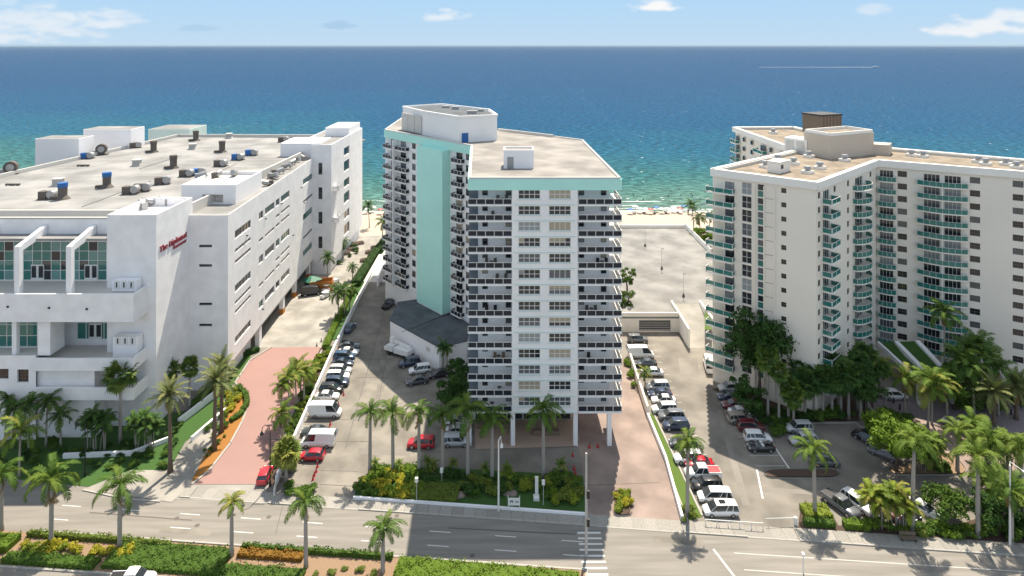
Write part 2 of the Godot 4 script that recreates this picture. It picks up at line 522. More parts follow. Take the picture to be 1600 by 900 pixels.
func make_ground() -> void:
	sheet("ground", xz([[-260, -150], [260, -150], [260, 250], [-260, 250]]), 0.0, M.ground)
	var road := sheet("road", xz([[-200, kerb_far(-200)], [-200, 40], [200, 40], [200, kerb_far(200)]]), 0.008, M.road)
	# lane dashes, the crossing, the stop line, the side-road lines
	for y in [0.36, 0.68]:
		var k := 0
		while k < 15:
			var x := -66.0 + k * 9.3
			k += 1
			if x > 10.0 or (x < -42.0 and y > 0.5 and k % 2 == 0):
				continue
			var d: float = lerpf(kerb_far(x), 84.8 - 0.085 * x, y)
			part(road, "lane_dash", box(3.0, 0.006, 0.13), M.paint, Transform3D(Basis(Vector3.UP, -0.09), Vector3(x, 0.014, -d)))
	for k in 12:
		bpart(road, "crossing_bar", Vector3(3.3, 0.006, 0.32), Vector3(10.9, 0.014, -(90.6 - k * 1.02)), M.paint)
	for s in [[27.6, 87.6, 30.4, 78.0, 0.32], [30.2, 87.0, 90.0, 82.0, 0.14], [30.6, 84.2, 90.0, 79.2, 0.14], [31.2, 81.0, 90.0, 76.2, 0.14]]:
		var st := begin()
		wall_along(st, xz([[s[0], s[1]], [s[2], s[3]]]), s[4], 0.01, 0.016)
		part(road, "painted_line", done(st), M.worn_paint)
	for c in [[308, 821], [276, 810], [620, 806], [420, 808], [580, 870], [738, 868]]:
		var p := at(c[0], c[1])
		var cs := begin()
		add_cyl(cs, p + Vector3(0, 0.006, 0), p + Vector3(0, 0.014, 0), 0.36, 14)
		part(road, "manhole_cover", done(cs), M.rust)
	# pavement of concrete slabs behind the kerb
	var walk := sheet("pavement", xz([[-50, kerb_far(-50) + 2.6], [-50, kerb_far(-50) + 0.1], [120, kerb_far(120) + 0.1], [120, kerb_far(120) + 2.6]]), 0.012, M.slab_b)
	var turn := Basis(Vector3.UP, -atan2(0.095, 1.0))
	var gaps := [[-48.5, -37.0], [-29.2, -23.4], [11.5, 24.6], [33.0, 41.0]]
	var mats := [M.slab_a, M.slab_b, M.slab_c, M.slab_a]
	var x := -50.0
	while x < 120.0:
		var low := false
		for g in gaps:
			if x > g[0] and x < g[1]:
				low = true
		var h := 0.03 if low else 0.13
		var i := rng.randi_range(0, 3)
		var sl := part(walk, "slab", box(1.72, h, 2.05), mats[i])
		sl.transform = Transform3D(turn, Vector3(x, h / 2 + 0.002, -(kerb_far(x) + 1.5)))
		var kb := part(walk, "kerb_stone", box(1.72, h + 0.01, 0.28), M.kerb)
		kb.transform = Transform3D(turn, Vector3(x, h / 2 + 0.005, -(kerb_far(x) + 0.3)))
		x += 1.75

	var left_lot := sheet("car_park", uv([[436, 752], [462, 690], [527, 540], [560, 470], [578, 430], [612, 430], [640, 470], [690, 560], [740, 600], [742, 703], [666, 706], [662, 732], [575, 736], [553, 782], [497, 776], [500, 762]]), 0.012, M.lot)
	sheet("drop_off_drive", uv([[664, 704], [905, 700], [911, 744], [662, 731]]), 0.02, M.asphalt)
	sheet("lobby_paving", uv([[742, 703], [742, 640], [900, 640], [900, 698]]), 0.1, M.tile)
	sheet("central_driveway", uv([[902, 698], [902, 620], [950, 560], [985, 560], [1012, 640], [1066, 816], [914, 803]]), 0.016, M.drive)
	var right_lot := sheet("asphalt_lot", uv([[975, 505], [1112, 505], [1116, 600], [1240, 660], [1600, 660], [1640, 860], [1090, 822], [1018, 645]]), 0.012, M.asphalt)
	sheet("hotel_forecourt", uv([[1345, 625], [1640, 610], [1640, 715], [1500, 690], [1420, 650], [1362, 655]]), 0.02, M.paver)
	sheet("hotel_driveway", uv([[1420, 648], [1500, 676], [1560, 700], [1640, 720], [1640, 830], [1545, 780], [1510, 735], [1460, 700], [1425, 672]]), 0.024, M.drive)
	var drive := sheet("pink_driveway", uv([[423, 543], [505, 542], [490, 575], [462, 650], [437, 720], [420, 757], [300, 757], [324, 736], [359, 692], [378, 657], [387, 630], [381, 613], [367, 599], [390, 564]]), 0.016, M.pink)
	sheet("driveway_apron", uv([[300, 757], [420, 757], [412, 786], [268, 780]]), 0.02, M.pale_concrete, null)
	sheet("loading_yard", uv([[396, 543], [420, 500], [470, 440], [498, 405], [560, 405], [545, 450], [510, 543]]), 0.014, M.pale_concrete)
	sheet("service_path", uv([[498, 408], [545, 378], [580, 348], [612, 350], [606, 372], [585, 405], [560, 440]]), 0.02, M.concrete)
	# parking stripes
	var stripes := []
	for k in 22:
		stripes.append([30.4, 92.2 + 2.62 * k])
	for k in 9:
		stripes.append([42.4, 105.0 + 2.62 * k])
	for k in 12:
		stripes.append([-36.4 - 0.05 * k, 116.0 + 2.66 * k])
	for s in stripes:
		var p := part(right_lot if s[0] > 0 else left_lot, "parking_stripe", box(4.8, 0.008, 0.12), M.worn_paint)
		p.transform = move(Vector3(s[0], 0.03, -s[1]))
	for s in [[39.8, 104.0, 38.2, 97.5], [45.0, 128.0, 45.2, 103.5]]:
		var st := begin()
		wall_along(st, xz([[s[0], s[1]], [s[2], s[3]]]), 0.25, 0.026, 0.034)
		part(right_lot, "painted_line", done(st), M.paint)
	var joint := begin()
	for l in [[[905, 759], [1030, 754]], [[500, 757], [556, 760]], [[497, 690], [575, 690]], [[556, 590], [600, 590]], [[300, 757], [420, 757]]]:
		var q := uv(l)
		wall_along(joint, q, 0.12, 0.018, 0.03)
	part(drive, "drain_channel", done(joint), M.rust)
	# poured bays of the walled lot, resurfaced strips of the road
	for l in [[[540, 700], [605, 470]], [[500, 735], [560, 737]], [[520, 655], [660, 660]], [[545, 560], [612, 562]], [[552, 520], [608, 521]], [[562, 480], [612, 480]], [[590, 640], [606, 540]]]:
		var js := begin()
		wall_along(js, uv(l), 0.1, 0.016, 0.022)
		part(left_lot, "joint", done(js), M.dark_asphalt)
	for l in [[[[585, 640], [597, 540], [606, 540], [598, 640]], M.asphalt], [[[560, 700], [640, 702], [640, 712], [560, 710]], M.ground]]:
		sheet("resurfaced_strip", uv(l[0]), 0.02, l[1], left_lot)
	for l in [[[1120, 640], [1160, 790], [1172, 790], [1128, 640]], [[1060, 560], [1090, 560], [1092, 590], [1064, 590]], [[1175, 760], [1330, 770], [1330, 776], [1175, 768]]]:
		sheet("resurfaced_strip", uv(l), 0.018, M.ground, right_lot)
	for l in [[[430, 835], [445, 775], [446, 775], [431, 835]], [[700, 824], [900, 834], [900, 836], [700, 826]], [[140, 800], [300, 812], [300, 814], [140, 802]]]:
		sheet("sealed_crack", uv(l), 0.012, M.rust, road)
	for l in [[[1020, 838], [1100, 842], [1100, 852], [1020, 848]], [[250, 822], [330, 828], [328, 838], [248, 832]]]:
		sheet("resurfaced_strip", uv(l), 0.012, M.lot, road)
	# planted ground
	sheet("front_garden", uv([[553, 780], [556, 766], [578, 738], [665, 730], [911, 744], [915, 804], [790, 796]]), 0.1, M.dark_grass)
	sheet("grass_strip", uv([[1012, 648], [1021, 647], [1097, 808], [1075, 815]]), 0.06, M.grass)
	sheet("median", xz([[-140, 97.0], [-140, 91.0], [-68, 84.9], [-20, 81.2], [9, 79.2], [9.6, 84.0], [-14.4, 86.0], [-70, 90.7]]), 0.12, M.dry)
	sheet("street_lawn", uv([[-60, 700], [300, 640], [375, 560], [395, 550], [388, 566], [366, 598], [330, 660], [290, 690], [262, 738], [240, 770], [110, 758], [-60, 740]]), 0.05, M.dark_grass)
	sheet("street_footpath", uv([[130, 765], [205, 735], [260, 735], [300, 690], [352, 640], [362, 650], [340, 690], [300, 757], [268, 785]]), 0.06, M.concrete)
	sheet("mulch_bed", uv([[355, 640], [383, 612], [389, 632], [378, 658], [358, 692], [326, 735], [298, 755], [318, 715], [340, 680]]), 0.08, M.mulch)
	sheet("boundary_bed", uv([[500, 545], [526, 540], [462, 686], [430, 757], [404, 757], [432, 720], [455, 650]]), 0.08, M.soil)
	sheet("boundary_bed", uv([[512, 530], [528, 533], [560, 470], [596, 405], [612, 372], [606, 370], [580, 405], [545, 460]]), 0.08, M.dark_grass)
	sheet("hotel_bed", uv([[1112, 608], [1160, 600], [1285, 600], [1370, 590], [1362, 655], [1330, 660], [1240, 662], [1212, 662]]), 0.06, M.soil)
	sheet("roadside_bed", uv([[1246, 830], [1250, 800], [1298, 800], [1310, 822], [1480, 826], [1560, 800], [1640, 815], [1640, 868], [1450, 846]]), 0.09, M.soil)
	# kerbed islands
	for isl in [[[[1193, 738], [1204, 734], [1305, 733], [1316, 741], [1305, 748], [1196, 748]], "planted_island", M.soil], [[[1387, 732], [1410, 728], [1470, 708], [1492, 712], [1513, 738], [1505, 743], [1392, 743]], "planted_island", M.dry], [[[1533, 785], [1560, 780], [1600, 790], [1600, 830], [1560, 822]], "planted_island", M.soil], [[[958, 766], [982, 768], [989, 800], [983, 809], [957, 806]], "entrance_island", M.soil]]:
		var poly := rounded(uv(isl[0]), 1.2)
		var root := setting(isl[1], prism(poly, 0.0, 0.2), M.kerb)
		var inner := Geometry2D.offset_polygon(poly, -0.22)
		if inner.size():
			sheet("bed", inner[0], 0.205, isl[2], root)
	# kerbs along the beds
	for k in [[[[300, 757], [326, 737], [360, 693], [379, 658], [388, 631], [382, 613], [367, 599], [390, 564], [424, 543]], 0.35, 0.18], [[[130, 766], [200, 781], [250, 784]], 0.3, 0.15], [[[1075, 815], [1012, 650]], 0.2, 0.15], [[[1097, 806], [1022, 648]], 0.3, 0.15], [[[404, 757], [432, 721], [456, 650], [490, 575], [505, 543]], 0.3, 0.15]]:
		var st := begin()
		wall_along(st, uv(k[0]), k[1], 0.0, k[2])
		var ks := setting("kerb", done(st), M.kerb)
	for k in [[[-68, 90.9], [-14.4, 86.2], [9.8, 84.1], [9.2, 79.0], [-20, 81.0], [-68, 84.7]]]:
		var st := begin()
		wall_along(st, xz(k), 0.3, 0.0, 0.17)
		setting("kerb", done(st), M.kerb)

# ---------------------------------------------------------------- facades
func face(a: Array, b: Array) -> Transform3D:   # x along the wall from a to b as seen from outside, z outwards
	var o := Vector3(a[0], 0, -a[1])
	var d := (Vector3(b[0], 0, -b[1]) - o).normalized()
	return Transform3D(Basis(d, Vector3.UP, d.cross(Vector3.UP)), o)

func wall_mesh(x0: float, x1: float, h0: float, h1: float, holes: Array, depth := 0.25) -> ArrayMesh:   # holes: [x, h, width, height]
	var xs := [x0, x1]
	var hs := [h0, h1]
	for k in holes:
		for v in [k[0], k[0] + k[2]]:
			if v > x0 and v < x1 and not xs.has(v): xs.append(v)
		for v in [k[1], k[1] + k[3]]:
			if v > h0 and v < h1 and not hs.has(v): hs.append(v)
	xs.sort()
	hs.sort()
	var st := begin()
	for i in xs.size() - 1:
		var cx: float = (xs[i] + xs[i + 1]) / 2
		var col := []
		for k in holes:
			if cx > k[0] and cx < k[0] + k[2]: col.append(k)
		var from: float = h0
		for j in hs.size() - 1:
			var ch: float = (hs[j] + hs[j + 1]) / 2
			var open := false
			for k in col:
				if ch > k[1] and ch < k[1] + k[3]: open = true
			if open:
				if hs[j] > from:
					quad(st, Vector3(xs[i], from, 0), Vector3(xs[i], hs[j], 0), Vector3(xs[i + 1], hs[j], 0), Vector3(xs[i + 1], from, 0))
				from = hs[j + 1]
		if h1 > from:
			quad(st, Vector3(xs[i], from, 0), Vector3(xs[i], h1, 0), Vector3(xs[i + 1], h1, 0), Vector3(xs[i + 1], from, 0))
	for k in holes:
		var a := Vector3(k[0], k[1], 0); var b := Vector3(k[0], k[1] + k[3], 0); var c := Vector3(k[0] + k[2], k[1] + k[3], 0); var d := Vector3(k[0] + k[2], k[1], 0)
		var z := Vector3(0, 0, -depth)
		quad(st, a, a + z, b + z, b)
		quad(st, d, c, c + z, d + z)
		quad(st, b, b + z, c + z, c)
		quad(st, a, d, d + z, a + z)
	return done(st)

func window(parent: Node, xf: Transform3D, k: Array, cols: int, rows: int, glass: Material, frame: Material, inset := 0.18, bar := 0.07) -> MeshInstance3D:
	var w: float = k[2]; var h: float = k[3]
	var key := "win%.2f,%.2f,%d,%d,%.2f" % [w, h, cols, rows, bar]
	if not cache.has(key):
		var st := begin()
		for i in cols + 1:
			add_box(st, Vector3(lerpf(bar / 2, w - bar / 2, float(i) / cols), h / 2, 0), Vector3(bar, h, 0.08))
		for j in rows + 1:
			add_box(st, Vector3(w / 2, lerpf(bar / 2, h - bar / 2, float(j) / rows), 0), Vector3(w - bar * 0.5, bar, 0.07))
		cache[key] = done(st)
	var o := part(parent, "window", cache[key], frame, xf * move(Vector3(k[0], k[1], -inset + 0.04)))
	part(o, "pane", box(w, h, 0.02), glass, move(Vector3(w / 2, h / 2, -0.03)))
	return o

func rail_mesh(w: float, h: float, n: int, bar: float) -> ArrayMesh:
	var key := "rail%.2f,%.2f,%d" % [w, h, n]
	if not cache.has(key):
		var st := begin()
		add_box(st, Vector3(w / 2, h - bar / 2, 0), Vector3(w, bar, 0.09))
		add_box(st, Vector3(w / 2, bar * 0.75, 0), Vector3(w, bar, 0.07))
		for i in n + 1:
			add_box(st, Vector3(lerpf(0.04, w - 0.04, float(i) / n), h / 2, 0), Vector3(0.08, h - 0.02, 0.08))
		cache[key] = done(st)
	return cache[key]

func balcony(parent: Node, xf: Transform3D, x: float, h: float, w: float, out: float, n: int, slab: Material, panel: Material, rail: Material, sides := 3, hr := 1.05) -> MeshInstance3D:   # a slab that sticks out of the wall, its railing and panels; sides: 1 = start side, 2 = end side
	var b := part(parent, "balcony", box(w, 0.22, out), slab, xf * move(Vector3(x + w / 2, h - 0.11, out / 2)))
	var o := Vector3(-w / 2, 0.11, out / 2 - 0.06)
	part(b, "railing", rail_mesh(w, hr, n, 0.07), rail, move(o))
	for i in n:
		part(b, "glass_panel", box(w / n - 0.1, hr - 0.24, 0.03), panel, move(o + Vector3((i + 0.5) * w / n, hr / 2 + 0.02, 0)))
	for s in [1, 2]:
		if sides & s:
			var sx := Transform3D(Basis(Vector3.UP, PI / 2), Vector3(-w / 2 + 0.05 if s == 1 else w / 2 - 0.05, 0.11, out / 2 - 0.1))
			part(b, "railing", rail_mesh(out - 0.15, hr, 1, 0.07), rail, sx)
			part(b, "glass_panel", box(out - 0.35, hr - 0.24, 0.03), panel, sx * move(Vector3((out - 0.15) / 2, hr / 2 + 0.02, 0)))
	return b

func bow_balcony(parent: Node, xf: Transform3D, x: float, h: float, w: float, out: float, bulge: float, slab: Material, panel: Material, rail: Material, n := 6) -> void:   # a balcony with a curved front
	var front := []
	for i in n + 1:
		var t := float(i) / n
		front.append(Vector3(-w / 2 + w * t, 0, out + bulge * (1.0 - pow(2.0 * t - 1.0, 2))))
	var key := "bow%.2f,%.2f,%.2f,%d" % [w, out, bulge, n]
	if not cache.has(key):
		var st := begin()
		var poly := PackedVector2Array([Vector2(-w / 2, 0)])
		for p in front: poly.append(Vector2(p.x, p.z))
		poly.append(Vector2(w / 2, 0))
		add_prism(st, poly, -0.22, 0.0)
		var rs := begin()
		var gs := []
		var line := [Vector3(-w / 2, 0, 0.05)] + front + [Vector3(w / 2, 0, 0.05)]
		for i in line.size() - 1:
			var a: Vector3 = line[i]; var b: Vector3 = line[i + 1]
			var d := b - a
			var q := Basis(Vector3.UP, -atan2(d.z, d.x))
			add_box(rs, (a + b) / 2 + Vector3(0, 1.04, 0), Vector3(d.length() + 0.04, 0.05, 0.07), q)
			add_box(rs, a + Vector3(0, 0.52, 0), Vector3(0.05, 1.04, 0.05), q)
			gs.append([d.length() - 0.06, Transform3D(q, (a + b) / 2 + Vector3(0, 0.52, 0))])
		cache[key] = [done(st), done(rs), gs]
	var c: Array = cache[key]
	var b := part(parent, "balcony", c[0], slab, xf * move(Vector3(x + w / 2, h, 0)))
	part(b, "railing", c[1], rail)
	for g in c[2]:
		part(b, "glass_panel", box(g[0], 0.9, 0.025), panel, g[1])

func pick(list: Array, weights: Array) -> Material:
	var r := rng.randf()
	for i in list.size():
		r -= weights[i]
		if r <= 0: return list[i]
	return list[-1]

func pane_mix() -> Material:
	return pick([M.glass, M.glass_grey, M.blind, M.glass_pale], [0.6, 0.22, 0.1, 0.08])

# ---------------------------------------------------------------- the aqua-trimmed tower
func make_tower() -> void:
	var t := thing("apartment_tower", "tall white apartment tower with aqua roof band and dark balcony panels", "building")
	var roof := xz([[-7.6, 110], [18.9, 110], [17.3, 154.7], [10.9, 161], [-3.5, 173.5], [-16, 190], [-22, 214], [-35.1, 214], [-34.7, 173.5], [-9.5, 146]])
	part(t, "roof_band", prism(roof, 44.1, 46.0), M.aqua)
	var inner := Geometry2D.offset_polygon(roof, -0.35)[0]
	var rf := part(t, "roof", prism(inner, 45.9, 46.06), M.roof_white)
	var cop := begin()
	for i in roof.size():
		wall_along(cop, PackedVector2Array([inner[i], inner[(i + 1) % inner.size()]]), 0.4, 46.0, 46.3)
	part(rf, "coping", done(cop), M.coping)
	var core := xz([[-7.5, 112.4], [-7.4, 146.5], [-9, 148], [-33.8, 175], [-34, 213], [-22.5, 213], [-16.5, 189.5], [-4, 172], [10, 160], [16.2, 154], [17.1, 112.4]])
	part(t, "wall", prism(core, 6.0, 44.1), M.tower)
	var base := xz([[-7.3, 118], [-7.2, 146.5], [-9, 148.2], [-33.6, 175.2], [-33.8, 212.8], [-22.6, 212.8], [-16.6, 189.3], [-4.1, 171.8], [9, 160], [10.8, 150], [10.8, 118]])
	part(t, "lobby_wall", prism(base, 0.0, 6.0), M.tower)
	var fx := face([-7.6, 110], [18.9, 110])   # x runs 0..26.5
	# middle bay with two window groups a floor
	var holes := []
	var top := 41.6
	var pitch := 2.74
	for k in 14:
		var l := top - pitch * k
		for x in [8.7, 13.95]:
			holes.append([x, l + 1.0, 3.75, 1.55])
	part(t, "wall", wall_mesh(7.8, 18.7, 5.85, 44.1, holes, 0.3), M.tower, fx)
	part(t, "wall", box(0.2, 38.25, 2.4), M.tower, fx * move(Vector3(7.7, 24.97, -1.2)))
	part(t, "wall", box(0.2, 38.25, 2.4), M.tower, fx * move(Vector3(18.8, 24.97, -1.2)))
	part(t, "soffit", box(10.6, 0.2, 8.0), M.tower, fx * move(Vector3(13.2, 5.74, -4.2)))
	for k in holes:
		var g := pane_mix()
		var w := window(t, fx, k, 4, 2 if rng.randf() < 0.88 else 1, g, M.frame, 0.2, 0.09)
		if g != M.blind and rng.randf() < 0.3:   # blinds let down behind some of the four lights
			var drop := rng.randf_range(0.3, 1.1)
			var n := rng.randi_range(1, 4)
			part(w, "window_blind", box(3.75 * n / 4.0 - 0.1, drop, 0.012), M.glass_pale if rng.randf() < 0.5 else M.blind, move(Vector3(3.75 * n / 8.0, 1.5 - drop / 2, -0.012)))
		part(t, "window_sill", box(4.0, 0.08, 0.16), M.pale_aqua, fx * move(Vector3(k[0] + 1.875, k[1] - 0.05, 0.06)))
	for k in 14:
		var l := top - pitch * k
		part(t, "floor_line", box(10.5, 0.16, 0.12), M.pale_aqua, fx * move(Vector3(13.25, l + 0.02, 0.05)))
		# balconies at both ends, with their back walls
		for e in [0, 1]:
			var x0 := 0.0 if e == 0 else 19.0
			var w := 7.6 if e == 0 else 7.5
			var b := part(t, "balcony", box(w, 0.24, 2.4), M.tower, fx * move(Vector3(x0 + w / 2, l - 0.12, -1.2)))
			var o := Vector3(-w / 2, 0.12, 1.12)
			part(b, "railing", rail_mesh(w, 1.05, 5, 0.08), M.frame, move(o))
			for i in 5:
				part(b, "glass_panel", box(w / 5 - 0.12, 0.8, 0.03), M.smoked, move(o + Vector3((i + 0.5) * w / 5, 0.54, 0)))
			if e == 1:   # runs on round the corner
				part(b, "side_slab", box(1.7, 0.24, 6.0), M.tower, move(Vector3(w / 2 - 0.85, 0, -4.2)))
				var sx := Transform3D(Basis(Vector3.UP, PI / 2), Vector3(w / 2 - 0.06, 0.12, 1.1))
				part(b, "railing", rail_mesh(8.0, 1.05, 5, 0.08), M.frame, sx)
				for i in 5:
					part(b, "glass_panel", box(1.48, 0.8, 0.03), M.smoked, sx * move(Vector3((i + 0.5) * 1.6, 0.54, 0)))
				var bx := Transform3D(Basis(Vector3.UP, PI / 2), Vector3(w / 2 - 0.06, 0.12, 1.1))
				add_prop_post(b, w)
			# windows and doors in the back wall
			var bxf := fx * move(Vector3(0, 0, -2.4))
			var list := [[2.4, l + 1.1, 0.95, 1.2], [6.5, l + 1.1, 0.95, 1.2]] if e == 0 else [[19.3, l + 1.1, 0.95, 1.2], [23.2, l + 1.1, 0.95, 1.2]]
			if rng.randf() < 0.15:
				for q in list: q[1] -= 0.5; q[3] += 0.5
			for q in list:
				window(t, bxf, q, 1, 2, pane_mix(), M.dark_frame, -0.06, 0.08)
			if e == 0:
				part(t, "screen", box(1.55, 2.45, 0.08), M.screen, bxf * move(Vector3(0.85, l + 1.24, 0.08)))
			# what people keep out there
			if rng.randf() < 0.6:
				chair_set(x0 + rng.randf_range(1.6, w - 2.2), l, e == 0)
	# columns and lobby
	for x in [7.75, 18.55, 24.4]:
		part(t, "column", box(0.75, 5.9, 0.75), M.tower, fx * move(Vector3(x, 2.95, -0.6)))
		part(t, "column", box(0.75, 5.9, 0.75), M.tower, fx * move(Vector3(x, 2.95, -14.0)))
	for x in [0.3]:
		part(t, "column", box(0.6, 5.9, 0.6), M.tower, fx * move(Vector3(x, 2.95, -0.6)))
	var lx := face([-7.3, 117.9], [10.8, 117.9])
	for i in 6:
		window(t, lx, [0.6 + i * 2.95, 0.3, 2.7, 4.2], 2, 2, M.glass, M.dark_frame, -0.1, 0.1)
	for p in [[-5.6, 115.5, 6.5], [3.5, 113.5, 4.6]]:
		part(t, "planter", box(p[2], 0.8, 1.0), M.wood, move(Vector3(p[0] + 2.5, 0.5, -p[1])))
	# penthouses
	var ph := xz([[-22.6, 163.6], [-12.4, 150.7], [-3.6, 154.7], [-6, 168], [-20.4, 183.7], [-30, 176]])
	var pb := part(t, "penthouse", prism(ph, 46.06, 52.0), M.tower)
	part(pb, "penthouse_roof", prism(Geometry2D.offset_polygon(ph, -0.4)[0], 51.5, 52.02), M.roof_dark)
	var pc := begin()
	for i in ph.size():
		wall_along(pc, PackedVector2Array([ph[i], ph[(i + 1) % ph.size()]]), 0.4, 51.9, 52.35)
	part(pb, "coping", done(pc), M.tower)
	var gx := face([-29.5, 172.6], [-22.9, 164.2])
	for i in 3:
		part(t, "louvre", box(3.3, 4.6, 0.3), M.coping, gx * move(Vector3(1.75 + i * 3.5, 48.6, 0.2)))
	part(t, "penthouse_door", box(1.6, 2.2, 0.1), M.blue, face([-12.4, 150.7], [-3.6, 154.7]) * move(Vector3(1.4, 47.2, 0.1)))
	for q in [[-10, 160, 2.4, 0.7], [-15, 170, 1.8, 0.8], [-18, 174, 2.0, 0.6], [-8, 165, 1.4, 0.6]]:
		part(pb, "roof_unit", box(q[2], q[3], 1.4), M.metal, move(Vector3(q[0], 52.02 + q[3] / 2, -q[1])))
	var sh := part(t, "stair_head", prism(xz([[-1.55, 119.3], [4.05, 119.3], [4.05, 123.4], [-1.55, 123.4]]), 46.06, 49.2), M.white)
	part(sh, "stair_head_roof", box(5.0, 0.05, 3.5), M.roof_white, move(Vector3(1.25, 49.23, -121.35)))
	var sc := begin()
	wall_along(sc, xz([[-1.45, 119.4], [3.95, 119.4], [3.95, 123.3], [-1.45, 123.3], [-1.45, 119.4]]), 0.22, 49.1, 49.5)
	part(sh, "coping", done(sc), M.white)
	part(sh, "door", box(1.15, 2.1, 0.08), M.glass_pale, move(Vector3(-0.3, 47.15, -119.25)))
	var rb := begin()
	wall_along(rb, xz([[10.2, 160.0], [-3.6, 171.9]]), 0.4, 46.06, 46.7)
	part(t, "roof_upstand", done(rb), M.coping)
	make_left_wing(t)

func add_prop_post(b: Node, w: float) -> void:
	part(b, "post", box(0.1, 2.5, 0.1), M.frame, move(Vector3(w / 2 - 0.08, 1.36, -0.3)))

func chair_set(x: float, l: float, low: bool) -> void:
	var p := Vector3(-7.6 + x, l, -111.5)
	var side := "beside the window bay" if low else "beside the corner of the tower"
	var floor_no := roundi((l - 5.98) / 2.74) + 1
	var words := ["first", "second", "third", "fourth", "fifth", "sixth", "seventh", "eighth", "ninth", "tenth", "eleventh", "twelfth", "thirteenth", "fourteenth"]
	var where: String = ("lobby-side" if low else "corner") + " balcony, " + words[clampi(floor_no - 1, 0, 13)] + " row above the lobby columns"
	if rng.randf() < 0.75:
		var c := thing("balcony_chair", "dark outdoor chair on the " + where, "chair", "balcony furniture", p, rng.randf_range(-0.5, 0.5))
		var m: Material = [M.black, M.rust, M.wood][rng.randi_range(0, 2)]
		bpart(c, "seat", Vector3(0.55, 0.08, 0.55), Vector3(0, 0.43, 0), m)
		bpart(c, "backrest", Vector3(0.55, 0.85, 0.07), Vector3(0, 0.85, -0.26), m)
		for s in [[-1, -1], [1, -1], [-1, 1], [1, 1]]:
			bpart(c, "leg", Vector3(0.05, 0.4, 0.05), Vector3(s[0] * 0.24, 0.2, s[1] * 0.24), m)
		if rng.randf() < 0.6:
			var c2 := c.duplicate()
			c2.name = numbered("balcony_chair")
			add_child(c2)
			c2.position = p + Vector3(1.5, 0, 0)
	if rng.randf() < 0.5:
		var tb := thing("balcony_table", "small round table on the " + where, "table", "balcony furniture", p + Vector3(0.75, 0, -0.1))
		var st := begin()
		add_cyl(st, Vector3(0, 0.7, 0), Vector3(0, 0.75, 0), 0.38, 14)
		part(tb, "table_top", done(st), M.rust)
		part(tb, "leg", box(0.07, 0.7, 0.07), M.black, move(Vector3(0, 0.35, 0)))

func make_left_wing(t: Node) -> void:
	var P := [-34.2, 174.4]
	var Q := [-9.3, 147.2]
	var fx := face(P, Q)
	var top := 41.6
	var holes := []
	for k in 14:
		var l := top - 2.74 * k
		for x in [[13.0, 1.6], [16.8, 1.4], [35.2, 1.4]]:
			holes.append([x[0], l + 0.9, x[1], 1.6])
		for x in [[2.9, 2.6], [7.6, 2.6], [31.6, 2.4]]:
			holes.append([x[0], l + 0.05, x[1], 2.2])
	part(t, "wall", wall_mesh(0, 37.0, 0, 44.1, holes, 0.25), M.tower, fx * move(Vector3(0, 0, 0.35)))
	for k in holes:
		window(t, fx * move(Vector3(0, 0, 0.35)), k, 2, 1, pane_mix(), M.dark_frame, 0.12, 0.09)
	for k in 14:
		var l := top - 2.74 * k
		balcony(t, fx, 1.2, l, 5.0, 1.9, 4, M.tower, M.smoked, M.frame, 3)
		balcony(t, fx, 6.6, l, 5.0, 1.6, 3, M.tower, M.smoked, M.frame, 3)
		balcony(t, fx, 30.9, l, 3.8, 1.5, 3, M.tower, M.smoked, M.frame, 3)
		part(t, "floor_line", box(6.2, 0.14, 0.1), M.pale_aqua, fx * move(Vector3(15.0, l, 0.38)))
	part(t, "partition", box(0.25, 38.0, 1.9), M.tower, fx * move(Vector3(6.4, 25.0, 1.25)))
	part(t, "stair_shaft", box(10.6, 38.6, 2.6), M.aqua, fx * move(Vector3(23.9, 24.8, 1.4)))
	part(t, "stair_shaft", box(10.2, 5.5, 2.4), M.tower, fx * move(Vector3(23.9, 2.75, 1.4)))

func make_annex() -> void:
	var a := thing("annex", "low white annex with flat dark grey roof beside the tower", "building")
	var poly := xz([[-15.4, 135.5], [-9.8, 138.4], [-9.4, 146], [-22, 161.5], [-28.3, 159], [-28.3, 148.7]])
	part(a, "wall", prism(poly, 0.0, 5.0), M.white)
	part(a, "roof", prism(Geometry2D.offset_polygon(poly, 0.12)[0], 5.0, 5.25), M.roof_dark)
	var fx := face([-28.3, 148.7], [-15.4, 135.5])
	part(a, "vent_grille", box(1.2, 1.0, 0.08), M.coping, fx * move(Vector3(14.6, 3.4, 0.05)))
	for i in 3:
		part(a, "roof_seam", box(13.0, 0.05, 0.16), M.black_trim, Transform3D(Basis(Vector3.UP, 0.8), Vector3(-20.0 + i * 2.0, 5.27, -(147.0 + i * 2.0))))

